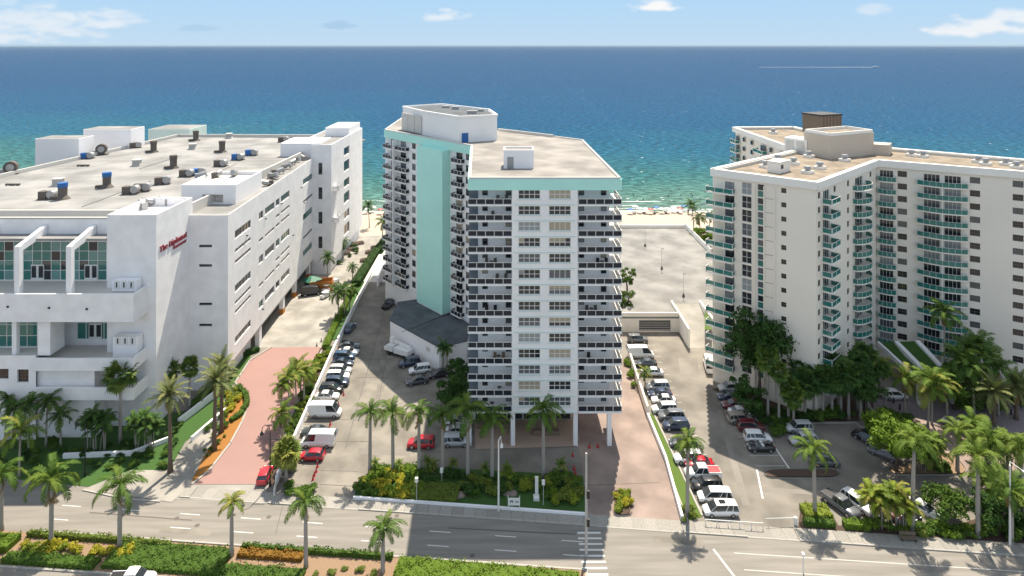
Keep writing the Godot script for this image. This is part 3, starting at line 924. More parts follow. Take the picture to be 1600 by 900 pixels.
# ---------------------------------------------------------------- the white convention building
func make_convention() -> void:
	var t := thing("convention_building", "wide white convention building with slit windows and tall green glazing", "building")
	# side wall with its strip windows
	var W0 := [-60.3, 200.0]
	var W1 := [-56.8, 128.0]
	var fx := face(W1, W0)     # x runs 0..72 away from the street
	var holes := []
	var spans_tall := [[367, 392], [404.5, 411.5], [414, 429], [431, 437], [439, 452.5], [473.6, 488]]
	var at_wall := func(u: float) -> float:
		return -50.58 / ((u - 800.0) / 1000.0 + 0.0486) - 128.0
	for r in [[29.1, 1.7, [0, 1, 2, 3, 4, 5]], [19.0, 1.8, [1, 2, 3, 4, 5]], [18.0, 1.6, [0]], [8.7, 1.7, [1, 2, 3, 4, 5]], [7.4, 1.5, [0]], [26.3, 0.7, [0, 3, 4]], [24.0, 0.7, [0, 1, 2, 3, 4, 5]], [15.6, 0.7, [0, 3, 4]], [13.7, 0.7, [0, 1, 2, 3, 4, 5]]]:
		for i in r[2]:
			var a: float = at_wall.call(spans_tall[i][0])
			var b: float = at_wall.call(spans_tall[i][1])
			holes.append([a, r[0], b - a, r[1]])
	part(t, "wall", wall_mesh(0, 72.1, 4.7, 35.0, holes, 0.35), M.white_wall, fx)
	for k in holes:
		var n := maxi(1, roundi(k[2] / 1.7))
		window(t, fx, k, n, 1, M.glass if k[3] < 1.0 else [M.glass, M.glass_grey, M.glass_grey, M.glass_green][rng.randi_range(0, 3)], M.dark_frame, 0.3, 0.08)
	for k in [[10.0, 32.0], [22.0, 32.4], [34.0, 33.0], [44, 22], [20, 12], [55, 28], [52, 33]]:
		part(t, "spout", box(0.25, 0.25, 0.4), M.black_trim, fx * move(Vector3(k[0], k[1] - 4.0, 0.2)))
	# street corner block
	var cx := face([-65.7, 128], [-56.8, 128])
	var slots := []
	for h in [28.6, 24.7, 17.0, 12.8]:
		slots.append([3.1, h, 2.6, 0.55])
	part(t, "wall", wall_mesh(-1.5, 8.9, 0.0, 35.0, slots, 0.35), M.white_wall, cx)
	for k in slots:
		window(t, cx, k, 1, 1, M.glass, M.dark_frame, 0.3, 0.06)
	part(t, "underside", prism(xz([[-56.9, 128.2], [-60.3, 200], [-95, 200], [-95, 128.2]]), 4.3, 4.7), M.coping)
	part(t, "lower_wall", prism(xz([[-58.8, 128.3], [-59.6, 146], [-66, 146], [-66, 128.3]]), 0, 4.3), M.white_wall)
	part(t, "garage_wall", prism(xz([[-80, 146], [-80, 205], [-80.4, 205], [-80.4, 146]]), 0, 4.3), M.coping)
	for d in [147.5, 165.0, 176.0, 190.0]:
		var x: float = -56.8 - 0.0486 * (d - 128.0) - 0.7
		var c := part(t, "column", box(1.0, 4.6, 1.4), M.white_wall, move(Vector3(x, 2.3, -d)))
		if d > 150.0:
			part(c, "painted_foot", box(1.06, 1.3, 1.46), M.orange, move(Vector3(0, -1.65, 0)))
	# roofs
	part(t, "roof", prism(xz([[-57.2, 128.3], [-60.6, 200], [-55, 240], [-127, 243], [-134, 172], [-135, 116.6], [-66, 116.6], [-66, 128.3]]), 33.4, 33.8), M.roof_grey)
	part(t, "main_roof", prism(xz([[-68, 131], [-66, 198], [-62, 238], [-126, 241.5], [-133, 172], [-134, 127.5], [-70, 127.5]]), 33.8, 34.4), M.roof_grey)
	for w in [[[[-66, 128.2], [-57.0, 128.2], [-60.5, 200.0]], 0.3, 35.04], [[[-67.2, 132.5], [-65.2, 198.7]], 0.5, 36.0], [[[-135, 126.8], [-68, 126.8], [-67.4, 131.6]], 0.5, 36.4], [[[-134, 127.6], [-133.5, 172], [-126.6, 242.5], [-67, 241]], 0.6, 35.4]]:
		var par := begin()
		wall_along(par, xz(w[0]), w[1], 33.8, w[2])
		part(t, "parapet", done(par), M.coping)
	# back tower on the service lane
	var dx := face([-54.5, 193], [-54.5, 233])
	var dh := []
	for k in 6:
		dh.append([14.5, 33.0 - k * 5.2, 7.0, 2.6 if k % 2 == 0 else 3.4])
	part(t, "wall", wall_mesh(0, 40, 3.6, 39.0, dh, 0.4), M.white_wall, dx)
	for k in dh:
		window(t, dx, k, 2, 1, M.glass, M.dark_frame, 0.35, 0.1)
	var ex := face([-60.6, 193], [-54.5, 193])
	var eh := []
	for k in 4:
		eh.append([2.2, 30.0 - k * 7.4, 1.2, 3.6])
	part(t, "wall", wall_mesh(0, 6.1, 0, 39.0, eh, 0.4), M.white_wall, ex)
	for k in eh:
		window(t, ex, k, 1, 2, M.glass, M.dark_frame, 0.35, 0.1)
	for h in [25.0, 15.5]:
		balcony(t, dx, 1.2, h, 5.5, 1.9, 4, M.white_wall, M.white, M.metal, 3, 1.2)
	part(t, "back_tower_roof", prism(xz([[-54.6, 193.2], [-54.6, 233], [-66, 233], [-66, 200], [-60.4, 200], [-60.4, 193.2]]), 37.8, 38.2), M.roof_grey)
	part(t, "wall", prism(xz([[-55.2, 193.6], [-55.2, 232.8], [-65.8, 232.8], [-65.8, 200.3], [-60.2, 200.3], [-60.2, 193.6]]), 0.0, 37.8), M.white_wall)
	var pr2 := begin()
	wall_along(pr2, xz([[-60.5, 193.2], [-54.7, 193.2], [-54.7, 232.9], [-65.9, 232.9], [-65.9, 200.2]]), 0.35, 38.0, 39.05)
	part(t, "parapet", done(pr2), M.white_wall)
	var lift := part(t, "lift_head", prism(xz([[-55.1, 216], [-55.1, 232], [-63, 232], [-63, 216]]), 38.2, 41.2), M.white)
	part(t, "roof_block", prism(xz([[-72, 199], [-59.4, 199], [-60, 212], [-72, 212]]), 33.8, 38.6), M.white)
	# plant room with its open front
	var px := face([-73.4, 142], [-61.3, 142])
	part(t, "plant_room", wall_mesh(0, 12.1, 33.8, 38.0, [[4.7, 34.0, 4.6, 1.9]], 1.6), M.white, px)
	part(t, "plant_room", wall_mesh(0, 15.6, 33.8, 38.0, [], 0.2), M.white, face([-61.3, 142], [-61.6, 157.6]))
	part(t, "plant_room", prism(xz([[-73.4, 143.7], [-61.5, 143.7], [-61.8, 157.4], [-73.4, 157.4]]), 33.8, 37.2), M.coping)
	var pp := begin()
	wall_along(pp, xz([[-73.3, 142.22], [-61.45, 142.22], [-61.75, 157.5], [-73.3, 157.5], [-73.3, 142.22]]), 0.3, 37.0, 38.06)
	part(t, "parapet", done(pp), M.white)
	# stair tower with the red lettering
	var st_poly := xz([[-73.4, 116], [-64.5, 116], [-64.6, 129.5], [-73.5, 129.5]])
	part(t, "stair_tower", prism(st_poly, 0, 36.6), M.white_wall)
	var sp := begin()
	wall_along(sp, xz([[-73.25, 116.15], [-64.65, 116.15], [-64.75, 129.35], [-73.35, 129.35], [-73.25, 116.15]]), 0.3, 36.6, 38.3)
	part(t, "parapet", done(sp), M.white_wall)
	# glazed front, upper storey: back wall, glass, piers with sloping fins
	var gx := face([-120, 119.6], [-73.4, 119.6])
	var gh := []
	gh.append([2.2, 25.1, 42.0, 7.2])
	part(t, "wall", wall_mesh(0, 46.6, 20.0, 36.6, gh, 0.4), M.white_wall, gx)
	for k in gh:
		glazing(t, gx, k, 24, 4, [31.2, 41.2, 21.2])
	for x in [32.9, 42.0, 23.8, 14.7]:
		var pier := part(t, "pier", box(0.9, 8.6, 0.9), M.white, gx * move(Vector3(x, 29.3, 6.6)))
		var fs := begin()
		for s in [-0.4, 0.4]:
			quad(fs, Vector3(s, 3.2, 0.45), Vector3(s, 4.3, 0.45), Vector3(s, 6.2, -6.5), Vector3(s, 4.6, -6.5))
		quad(fs, Vector3(-0.4, 4.3, 0.45), Vector3(0.4, 4.3, 0.45), Vector3(0.4, 6.2, -6.5), Vector3(-0.4, 6.2, -6.5))
		quad(fs, Vector3(-0.4, 3.2, 0.45), Vector3(-0.4, 4.6, -6.5), Vector3(0.4, 4.6, -6.5), Vector3(0.4, 3.2, 0.45))
		part(pier, "fin", done(fs), M.white)
	part(t, "parapet", box(46.6, 0.3, 0.5), M.coping, gx * move(Vector3(23.3, 36.7, -0.25)))
	part(t, "terrace", prism(xz([[-120, 111.8], [-66.1, 111.8], [-66.1, 116.1], [-73.4, 116.1], [-73.4, 119.8], [-120, 119.8]]), 24.4, 25.0), M.coping)
	var tf := begin()
	wall_along(tf, xz([[-120, 111.9], [-66.2, 111.9], [-66.2, 116.05]]), 0.3, 20.7, 25.6)
	part(t, "terrace_front", done(tf), M.white_wall)
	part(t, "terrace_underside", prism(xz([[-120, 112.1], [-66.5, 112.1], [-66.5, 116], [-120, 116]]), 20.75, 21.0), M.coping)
	for k in [[-88.0, 23.4], [-80.8, 23.2], [-74.2, 23.0]]:
		part(t, "spout", box(0.3, 0.3, 0.3), M.black_trim, move(Vector3(k[0], k[1], -111.7)))
	# middle storey
	var mx := face([-120, 115.2], [-83.4, 115.2])
	var mh := [[25.2, 14.7, 11.0, 5.9], [12.4, 14.7, 11.2, 5.9], [0.6, 14.7, 10.4, 5.9]]
	part(t, "wall", wall_mesh(0, 36.6, 0.0, 20.75, mh, 0.4), M.white_wall, mx)
	for k in mh:
		glazing(t, mx, k, 6, 3, [])
	part(t, "column", box(0.8, 6.1, 0.8), M.white, move(Vector3(-87.6, 17.6, -113.0)))
	part(t, "column", box(0.8, 6.1, 0.8), M.white, move(Vector3(-95.4, 17.6, -113.0)))
	part(t, "pier", box(2.2, 6.1, 3.6), M.white_wall, move(Vector3(-77.2 - 5.0, 17.6, -114.2)))
	var ex2 := face([-81.0, 118.4], [-73.4, 118.4])
	glazing(t, ex2, [0.4, 14.6, 6.6, 6.0], 4, 2, [3.8])
	part(t, "wall", prism(xz([[-83.4, 118.8], [-73.4, 118.8], [-73.4, 119.4], [-83.4, 119.4]]), 0, 20.7), M.white_wall)
	part(t, "ledge", prism(xz([[-120, 112.2], [-83.4, 112.2], [-83.4, 115.1], [-120, 115.1]]), 14.2, 14.6), M.coping)
	var lx := face([-120, 112.0], [-83.3, 112.0])
	var lh := [[33.4, 10.0, 2.0, 2.3], [28.0, 10.6, 3.9, 1.8], [20.0, 10.6, 3.9, 1.8]]
	part(t, "wall", wall_mesh(0, 36.7, 0.0, 14.75, lh, 0.5), M.white_wall, lx)
	for k in lh:
		window(t, lx, k, 3, 4, M.glass, M.brown_frame, 0.4, 0.09)
	# two lower balconies that wrap the stair tower
	for b in [[14.4, 12.2], [9.3, 7.1]]:
		part(t, "balcony_slab", prism(xz([[-83.2, 111.9], [-66.3, 111.9], [-66.3, 116.1], [-73.4, 116.1], [-73.4, 118.6], [-83.2, 118.6]]), b[1] + 0.02, b[1] + 1.2), M.coping)
		var bf := begin()
		wall_along(bf, xz([[-83.2, 111.8], [-66.2, 111.8], [-66.2, 116.05]]), 0.28, b[1], b[0])
		part(t, "balcony_front", done(bf), M.white_wall)
	part(t, "wall", prism(xz([[-83.6, 112.6], [-73.45, 112.6], [-73.45, 118.3], [-83.6, 118.3]]), 0, 12.15), M.white_wall)
	for q in [[-69.2, 25.1, 1.9], [-69.0, 13.4, 3.6]]:
		part(t, "plant_box", box(4.4, q[2], 1.6), M.white, move(Vector3(q[0], q[1] + q[2] / 2, -115.0)))
		for i in 3:
			part(t, "figure_sign", box(1.0, 1.5, 0.06), M.frame, move(Vector3(q[0] - 1.3 + i * 1.3, q[1] + q[2] - 0.7, -114.15)))
			part(t, "figure_slot", box(0.22, 0.9, 0.06), M.black_trim, move(Vector3(q[0] - 1.3 + i * 1.3, q[1] + q[2] - 0.7, -114.1)))
	# blocks beyond the far edge of the roof
	for q in [[-139, 199, 13.3, 7, 40.5, M.white], [-136, 219, 16, 8, 40.8, M.white], [-133, 255, 16, 14, 36.5, M.pale_aqua]]:
		var blk := part(t, "roof_block", box(q[2], q[4], q[3]), q[5], move(Vector3(q[0], q[4] / 2, -q[1])))
		part(blk, "block_roof", box(q[2] - 0.8, 0.1, q[3] - 0.8), M.roof_grey, move(Vector3(0, q[4] / 2 + 0.06, 0)))
	# lettering
	var font := SystemFont.new()
	font.font_names = PackedStringArray(["Droid Serif"])
	font.font_weight = 700
	var sx := face([-64.5, 116], [-64.6, 129.5])
	var sg := thing("wall_sign", "dark red lettering on the white stair tower wall", "sign", "", sx * Vector3(0, 0, 0))
	for w in [["The Diplomat", 0.02, Vector3(6.0, 31.6, 0.12), 1.45], ["BEACH RESORT", 0.012, Vector3(8.2, 30.4, 0.12), 0.62]]:
		var tm := TextMesh.new()
		tm.font = font
		tm.font_size = 64
		tm.text = w[0]
		tm.pixel_size = w[3] / 64.0
		tm.depth = 0.12
		part(sg, "letter_row", tm, M.maroon_sign, Transform3D(sx.basis, sx * w[2] - sg.position))
	for i in 9:
		part(t, "membrane_seam", box(62.0, 0.02, 0.14), M.coping, Transform3D(Basis(Vector3.UP, 0.02), Vector3(-99.0 + i * 0.3, 34.415, -(134.0 + i * 12.0))))
	for q in [[-92, 150, 26.0, 0.0], [-80, 172, 30.0, 0.03], [-104, 190, 22.0, -0.02]]:
		part(t, "roof_conduit", box(0.18, 0.18, q[2]), M.metal, Transform3D(Basis(Vector3.UP, q[3]), Vector3(q[0], 34.5, -q[1])))
	make_roof_plant()

func glazing(t: Node, fx: Transform3D, k: Array, cols: int, rows: int, doors: Array) -> void:   # a tall glass wall of separate panes
	var cw: float = k[2] / cols
	var rh: float = k[3] / rows
	var g := part(t, "glazing", rail_grid(k[2], k[3], cols, rows), M.frame, fx * move(Vector3(k[0], k[1], -0.3)))
	for i in cols:
		for j in rows:
			var m: Material = [M.glass_green, M.glass_green, M.glass_teal_pale, M.glass_green, M.glass_green, M.glass_teal_pale, M.glass][rng.randi_range(0, 6)]
			part(g, "pane", box(cw - 0.06, rh - 0.06, 0.03), m, move(Vector3((i + 0.5) * cw, (j + 0.5) * rh, -0.03)))
	for x in doors:
		var d := part(t, "door", box(2.4, 2.9, 0.12), M.frame, fx * move(Vector3(x, k[1] + 1.45, -0.2)))
		for s in [-0.65, 0.65]:
			part(d, "door_glass", box(0.85, 2.2, 0.04), M.glass, move(Vector3(s, 0.1, 0.06)))

func rail_grid(w: float, h: float, cols: int, rows: int) -> ArrayMesh:
	var key := "grid%.2f,%.2f,%d,%d" % [w, h, cols, rows]
	if not cache.has(key):
		var st := begin()
		for i in cols + 1:
			add_box(st, Vector3(w * i / cols, h / 2, 0), Vector3(0.12, h, 0.12))
		for j in rows + 1:
			add_box(st, Vector3(w / 2, h * j / rows, 0), Vector3(w, 0.1, 0.11))
		cache[key] = done(st)
	return cache[key]

func make_roof_plant() -> void:
	var words := ["beside the parapet", "in the middle of the white roof", "near the plant room", "by the far roof edge"]
	# [u, v, kind]
	for q in [[15, 272, "drum"], [157, 242, "drum"], [91, 290, "cube"], [214, 259, "cube"], [301, 233, "cube"], [205, 217, "cube"], [358, 216, "cube"], [98, 311, "stack"], [167, 293, "stack"], [240, 238, "dark_stack"], [271, 263, "dark_stack"], [306, 220, "dark_stack"], [347, 238, "dark_stack"], [75, 311, "unit"], [205, 303, "unit"], [222, 299, "unit"], [254, 288, "unit"], [292, 276, "unit"], [310, 274, "blue_unit"], [345, 260, "unit"], [372, 250, "blue_unit"], [393, 243, "blue_unit"], [212, 231, "unit"], [443, 222, "unit"], [137, 248, "blue_unit"], [20, 290, "pipe"], [130, 260, "pipe"]]:
		var p := at(q[0], q[1], 34.4)
		match q[2]:
			"drum":
				var o := thing("exhaust_fan", "large brown drum fan on a skid on the white roof", "fan", "drum fans on the roof", p, 0.4)
				o.scale = Vector3.ONE * 0.72
				bpart(o, "skid", Vector3(6.0, 0.4, 3.6), Vector3(0, 0.2, 0), M.rust)
				var st := begin()
				add_cyl(st, Vector3(0.4, 2.6, -1.2), Vector3(0.4, 2.6, 1.2), 2.2, 20)
				part(o, "drum", done(st), M.rust)
				var s2 := begin()
				add_cyl(s2, Vector3(0.4, 2.6, 1.2), Vector3(0.4, 2.6, 1.35), 1.3, 18)
				part(o, "inlet", done(s2), M.metal)
				bpart(o, "motor", Vector3(1.6, 1.6, 1.6), Vector3(-2.0, 1.2, 0), M.metal)
			"cube":
				var o := thing("roof_vent", "small pale louvred vent hood on the white roof", "vent", "vent hoods on the roof", p, 0.2)
				bpart(o, "kerb", Vector3(2.2, 0.4, 2.2), Vector3(0, 0.2, 0), M.coping)
				bpart(o, "hood", Vector3(1.9, 1.3, 1.9), Vector3(0, 1.05, 0), M.metal)
				bpart(o, "cap", Vector3(2.2, 0.15, 2.2), Vector3(0, 1.78, 0), M.coping)
			"stack", "dark_stack":
				var blue: bool = q[2] == "stack"
				var o := thing("exhaust_stack", "brown exhaust stack with a blue collar on the white roof" if blue else "dark square exhaust stack with flared foot on the white roof", "stack", "exhaust stacks on the roof", p, 0.3)
				var st := begin()
				add_tube(st, [Vector3.ZERO, Vector3(0, 0.8, 0), Vector3(0, 3.6, 0)], [1.6, 0.9, 0.95], 14 if blue else 4)
				part(o, "shaft", done(st), M.rust)
				var s2 := begin()
				add_cyl(s2, Vector3(0, 2.7, 0), Vector3(0, 3.7, 0), 1.02, 14)
				part(o, "collar", done(s2), M.blue if blue else M.rust)
				bpart(o, "duct", Vector3(2.0, 0.7, 1.0), Vector3(-1.4, 0.35, 0), M.rust)
			"unit", "blue_unit":
				var blue: bool = q[2] == "blue_unit"
				var o := thing("air_handler", "blue cased air handler with ducts on the white roof" if blue else "grey air handler with round duct on the white roof", "air handler", "air handlers on the roof", p, rng.randf_range(-0.3, 0.5))
				o.scale = Vector3.ONE * 0.85
				bpart(o, "skid", Vector3(4.2, 0.25, 2.4), Vector3(0, 0.13, 0), M.rust)
				bpart(o, "casing", Vector3(2.0, 1.9, 2.0), Vector3(-1.0, 1.2, 0), M.blue if blue else M.rust)
				var st := begin()
				add_cyl(st, Vector3(1.1, 1.3, -0.9), Vector3(1.1, 1.3, 0.9), 1.05, 16)
				part(o, "scroll", done(st), M.metal)
				bpart(o, "motor", Vector3(0.8, 0.7, 0.8), Vector3(0.2, 2.0, 0.3), M.metal)
			"pipe":
				var o := thing("roof_pipe", "low grey pipe stub lying on the white roof", "pipe", "pipe stubs on the roof", p)
				bpart(o, "pipe", Vector3(3.4, 0.45, 0.5), Vector3(0, 0.3, 0), M.rust)
				bpart(o, "saddle", Vector3(0.4, 0.2, 0.9), Vector3(-0.9, 0.1, 0), M.coping)
				bpart(o, "saddle", Vector3(0.4, 0.2, 0.9), Vector3(0.9, 0.1, 0), M.coping)
	# ducts crowded on the lower terrace and in the stair tower well
	var ducts := [0, 0, 0]
	for q in [[414, 291, 33.8, 2.8], [428, 279, 33.8, 3.0], [436, 272, 33.8, 2.6], [446, 264, 33.8, 3.2], [456, 258, 33.8, 2.6], [463, 253, 33.8, 3.0], [472, 250, 33.8, 2.4], [222, 326, 36.6, 2.0], [236, 322, 36.6, 2.4], [255, 320, 36.6, 2.0], [315, 279, 37.2, 1.8], [340, 277, 37.2, 1.6], [365, 276, 37.2, 1.8]]:
		var p := at(q[0], q[1], q[2])
		var spot := 0 if q[2] == 33.8 else (1 if q[2] == 36.6 else 2)
		ducts[spot] += 1
		var o := thing("duct_fan", ORDER[ducts[spot] - 1] + " curved silver duct fan " + ["along the side parapet, counted from the plant room", "in the stair tower well, counted from its street corner", "on the plant room roof, counted towards the parapet"][spot], "fan", "duct fans behind the parapets", p, rng.randf() * TAU)
		var st := begin()
		add_tube(st, [Vector3(-q[3] * 0.5, 0.6, 0), Vector3(0, 0.9, 0), Vector3(q[3] * 0.35, 1.3, 0), Vector3(q[3] * 0.5, 0.5, 0)], [0.55, 0.7, 0.6, 0.5], 10)
		part(o, "duct", done(st), M.metal)
		bpart(o, "casing", Vector3(1.1, 1.3, 1.1), Vector3(-q[3] * 0.5, 0.65, 0), M.rust if rng.randf() < 0.5 else M.metal)

# ---------------------------------------------------------------- the cream hotel with teal balconies
func make_hotel() -> void:
	var t := thing("hotel_tower", "cream Y-shaped tower with teal glass balconies and brown gravel roof", "building")
	var A := [41.3, 131.7]; var B := [56.6, 118.8]; var C := [81.0, 142.0]; var E := [112.0, 123.7]
	var poly := xz([A, B, C, E, [121, 137], [92, 160], [88, 200], [69, 199], [69.8, 156]])
	part(t, "wall", prism(Geometry2D.offset_polygon(poly, -0.4)[0], 0, 42.4), M.cream)
	part(t, "roof", prism(poly, 42.4, 42.9), M.roof_brown)
	var par := begin()
	for i in poly.size():
		wall_along(par, PackedVector2Array([poly[i], poly[(i + 1) % poly.size()]]), 0.9, 42.2, 43.7)
	part(t, "parapet", done(par), M.cream_trim)
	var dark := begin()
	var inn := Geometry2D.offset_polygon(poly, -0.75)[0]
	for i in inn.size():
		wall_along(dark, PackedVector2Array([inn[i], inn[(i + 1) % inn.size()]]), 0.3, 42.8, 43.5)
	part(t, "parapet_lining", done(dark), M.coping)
	var top := 39.2
	var pitch := 2.73
	# end face
	var f1 := face(A, B)
	var h1 := []
	var w1 := []
	for k in 15:
		var l := top - pitch * k
		if k < 14:
			h1.append([2.6, l + 0.05, 1.9, 2.15]); w1.append([2, 1, [M.glass, M.glass_grey, M.glass_pale][rng.randi_range(0, 2)], M.dark_frame])
			h1.append([6.0, l + 0.15, 1.95, 2.4]); w1.append([2, 2, [M.glass, M.glass, M.glass_grey, M.glass_pale][rng.randi_range(0, 3)], M.frame])
			h1.append([9.1, l + 1.35, 1.3, 1.25]); w1.append([1, 1, M.glass_grey if rng.randf() < 0.5 else M.glass, M.frame])
			h1.append([9.1, l + 0.05, 1.3, 1.25]); w1.append([1, 1, M.glass_green, M.frame])
			h1.append([13.6, l + 1.5, 0.95, 0.95]); w1.append([2, 2, M.glass, M.brown_frame])
	part(t, "wall", wall_mesh(0, 20.0, 0, 42.3, h1, 0.3), M.cream, f1)
	for i in h1.size():
		window(t, f1, h1[i], w1[i][0], w1[i][1], w1[i][2], w1[i][3], 0.22, 0.07)
	for k in 14:
		var l := top - pitch * k
		balcony(t, f1, -0.9, l, 5.6, 1.5, 3, M.cream_trim, M.teal, M.frame, 3)
		part(t, "joint", box(2.0, 0.05, 0.06), M.brown_frame, f1 * move(Vector3(11.4, l, 0.02)))
	for x in [8.6, 10.45, 12.4]:
		part(t, "fin", box(0.22, 41.0, 0.35), M.cream, f1 * move(Vector3(x, 21.0, 0.17)))
	# inner face with angled and round balconies
	var f2 := face(B, C)
	var h2 := []
	var w2 := []
	for k in 14:
		var l := top - pitch * k
		for x in [0.5, 8.2, 15.4, 28.8]:
			h2.append([x, l + 1.2, 1.2, 1.2]); w2.append([1, 2, M.glass if rng.randf() < 0.8 else M.glass_grey, M.brown_frame])
		for x in [[3.0, 3.0], [20.0, 4.5]]:
			h2.append([x[0], l + 0.05, x[1], 2.2]); w2.append([3, 1, [M.glass, M.glass, M.glass_grey][rng.randi_range(0, 2)], M.frame])
	part(t, "wall", wall_mesh(0, 33.66, 0, 42.3, h2, 0.3), M.cream, f2)
	for i in h2.size():
		window(t, f2, h2[i], w2[i][0], w2[i][1], w2[i][2], w2[i][3], 0.22, 0.07)
	for k in 14:
		var l := top - pitch * k
		balcony(t, f2, 2.4, l, 4.2, 1.9, 2, M.cream_trim, M.teal, M.frame, 3)
		bow_balcony(t, f2, 18.6, l, 7.6, 0.9, 1.4, M.cream_trim, M.teal, M.frame, 8)
	# long wing
	var f3 := face(C, E)
	var h3 := []
	var w3 := []
	for k in 14:
		var l := top - pitch * k
		for x in [3.9, 16.8, 23.9, 29.6]:
			h3.append([x, l + 1.1, 1.75, 1.3]); w3.append([2, 2, [M.glass, M.glass, M.glass_grey][rng.randi_range(0, 2)], M.brown_frame])
		for x in [[0.5, 2.6], [8.7, 2.9], [12.4, 2.9], [32.5, 2.6]]:
			h3.append([x[0], l + 0.05, x[1], 2.2]); w3.append([4, 1, [M.glass, M.glass, M.glass_grey, M.glass_pale][rng.randi_range(0, 3)], M.frame])
	part(t, "wall", wall_mesh(0, 36.0, 0, 42.3, h3, 0.3), M.cream, f3)
	for i in h3.size():
		window(t, f3, h3[i], w3[i][0], w3[i][1], w3[i][2], w3[i][3], 0.22, 0.07)
	for k in 14:
		var l := top - pitch * k
		bow_balcony(t, f3, 0.2, l, 3.4, 1.0, 0.4, M.cream_trim, M.teal, M.frame, 4)
		bow_balcony(t, f3, 7.5, l, 8.9, 0.9, 1.0, M.cream_trim, M.teal, M.frame, 8)
	part(t, "pole", box(0.2, 40.0, 0.2), M.cream_trim, f3 * move(Vector3(11.95, 20.0, 1.7)))
	# wing towards the sea
	var f4 := face([69.0, 199.0], [69.8, 156.0])
	for k in 14:
		var l := top - pitch * k
		for x in [[1.0, 4.0], [19.0, 6.0], [31.0, 5.0]]:
			balcony(t, f4, x[0], l, x[1], 1.6, 2, M.cream_trim, M.teal, M.frame, 3)
			part(t, "door", box(x[1] * 0.5, 2.1, 0.06), M.glass_grey, f4 * move(Vector3(x[0] + x[1] / 2, l + 1.1, 0.05)))
		for x in [8.0, 14.0, 27.0, 38.0]:
			part(t, "window", box(1.4, 1.2, 0.06), M.glass, f4 * move(Vector3(x, l + 1.7, 0.05)))
	# roof structures
	var ph := part(t, "penthouse", prism(xz([[70.2, 154], [72.9, 146.6], [86.5, 153.0], [83.8, 160.4]]), 42.9, 48.2), M.stone)
	part(ph, "penthouse_roof", prism(xz([[71.2, 153.7], [73.4, 147.6], [85.5, 153.3], [83.2, 159.4]]), 48.2, 48.26), M.roof_brown)
	var pcp := begin()
	wall_along(pcp, xz([[70.6, 153.8], [73.1, 147.0], [86.1, 153.1], [83.6, 160.0], [70.6, 153.8]]), 0.35, 48.2, 48.9)
	part(ph, "coping", done(pcp), M.cream_trim)
	part(ph, "side_block", prism(xz([[86.0, 153.0], [89.2, 151.4], [92.0, 155.0], [86.6, 158.0]]), 42.9, 45.4), M.stone)
	part(ph, "louvred_wall", prism(xz([[67.0, 157.5], [70.4, 152.8], [74, 156], [70.5, 161]]), 42.9, 46.4), M.cream_trim)
	for i in 2:
		part(ph, "louvre", box(2.0, 2.4, 0.12), M.coping, face([67.0, 157.5], [70.4, 152.8]) * move(Vector3(1.5 + 2.6 * i, 44.6, 0.08)))
	var ct := part(ph, "cooling_tower", box(7.0, 4.6, 6.0), M.wood, Transform3D(Basis(Vector3.UP, 0.35), Vector3(80.6, 48.8, -166.5)))
	for i in 7:
		part(ct, "slat", box(0.22, 4.5, 0.3), M.drive, move(Vector3(-3.3 + i * 1.1, 0.0, 3.0)))
	part(ct, "fan_ring", box(7.4, 0.4, 6.4), M.black_trim, move(Vector3(0, 2.4, 0)))
	var hoods := [0, 0]
	for q in [[1196, 262], [1215, 252], [1240, 257], [1262, 271], [1281, 264], [1264, 246], [1320, 252], [1208, 209], [1424, 244], [1442, 246], [1528, 254], [1540, 258], [1571, 258], [1588, 263]]:
		var p := at(q[0], q[1], 42.9)
		var long_wing: bool = q[0] > 1400
		hoods[1 if long_wing else 0] += 1
		var o := thing("roof_fan", ORDER[hoods[1 if long_wing else 0] - 1] + (" exhaust hood on the long wing's gravel roof, counted from the penthouse" if long_wing else " exhaust hood on the short wing's gravel roof, counted from its tip"), "vent", "exhaust hoods on the gravel roof", p, 0.6)
		bpart(o, "kerb", Vector3(1.9, 0.6, 1.9), Vector3(0, 0.3, 0), M.cream_trim)
		var st := begin()
		add_tube(st, [Vector3(0, 0.6, 0), Vector3(0, 1.0, 0), Vector3(0, 1.05, 0), Vector3(0, 1.5, 0)], [0.5, 0.55, 0.8, 0.6], 12)
		part(o, "hood", done(st), M.metal)
	var hut := thing("roof_hut", "low cream hut with a dark opening on the brown gravel roof", "hut", "", at(1217, 268, 42.9), 0.7)
	bpart(hut, "wall", Vector3(4.6, 2.2, 2.6), Vector3(0, 1.1, 0), M.cream_trim)
	bpart(hut, "opening", Vector3(0.9, 0.8, 0.1), Vector3(-1.2, 1.3, 1.3), M.black)
	bpart(hut, "cap", Vector3(4.9, 0.15, 2.9), Vector3(0, 2.27, 0), M.coping)
	# entrance canopy with planted roof
	var cp := thing("entrance_canopy", "grass-roofed entrance canopy with white beams before the cream tower", "canopy")
	var pts := [at(1372, 535, 5.5), at(1440, 533, 7.5), at(1492, 596, 4.6), at(1440, 598, 4.6)]
	var lawn := begin()
	quad(lawn, pts[0], pts[1], pts[2], pts[3])
	part(cp, "planted_roof", done(lawn), M.dark_grass)
	for e in [[pts[0], pts[3], 0.5], [pts[0].lerp(pts[1], 0.42), pts[3].lerp(pts[2], 0.42), 0.9], [pts[1].lerp(pts[0], 0.1), pts[2], 0.9]]:
		var d: Vector3 = e[1] - e[0]
		part(cp, "beam", box(e[2], 0.9, d.length()), M.white, Transform3D(Basis.looking_at(d.normalized()), (e[0] + e[1]) / 2 - Vector3(0, 0.2, 0)))
	for p in [pts[2], pts[3]]:
		part(cp, "column", box(0.6, 4.4, 0.6), M.white, move(Vector3(p.x, 2.2, p.z - 0.8)))

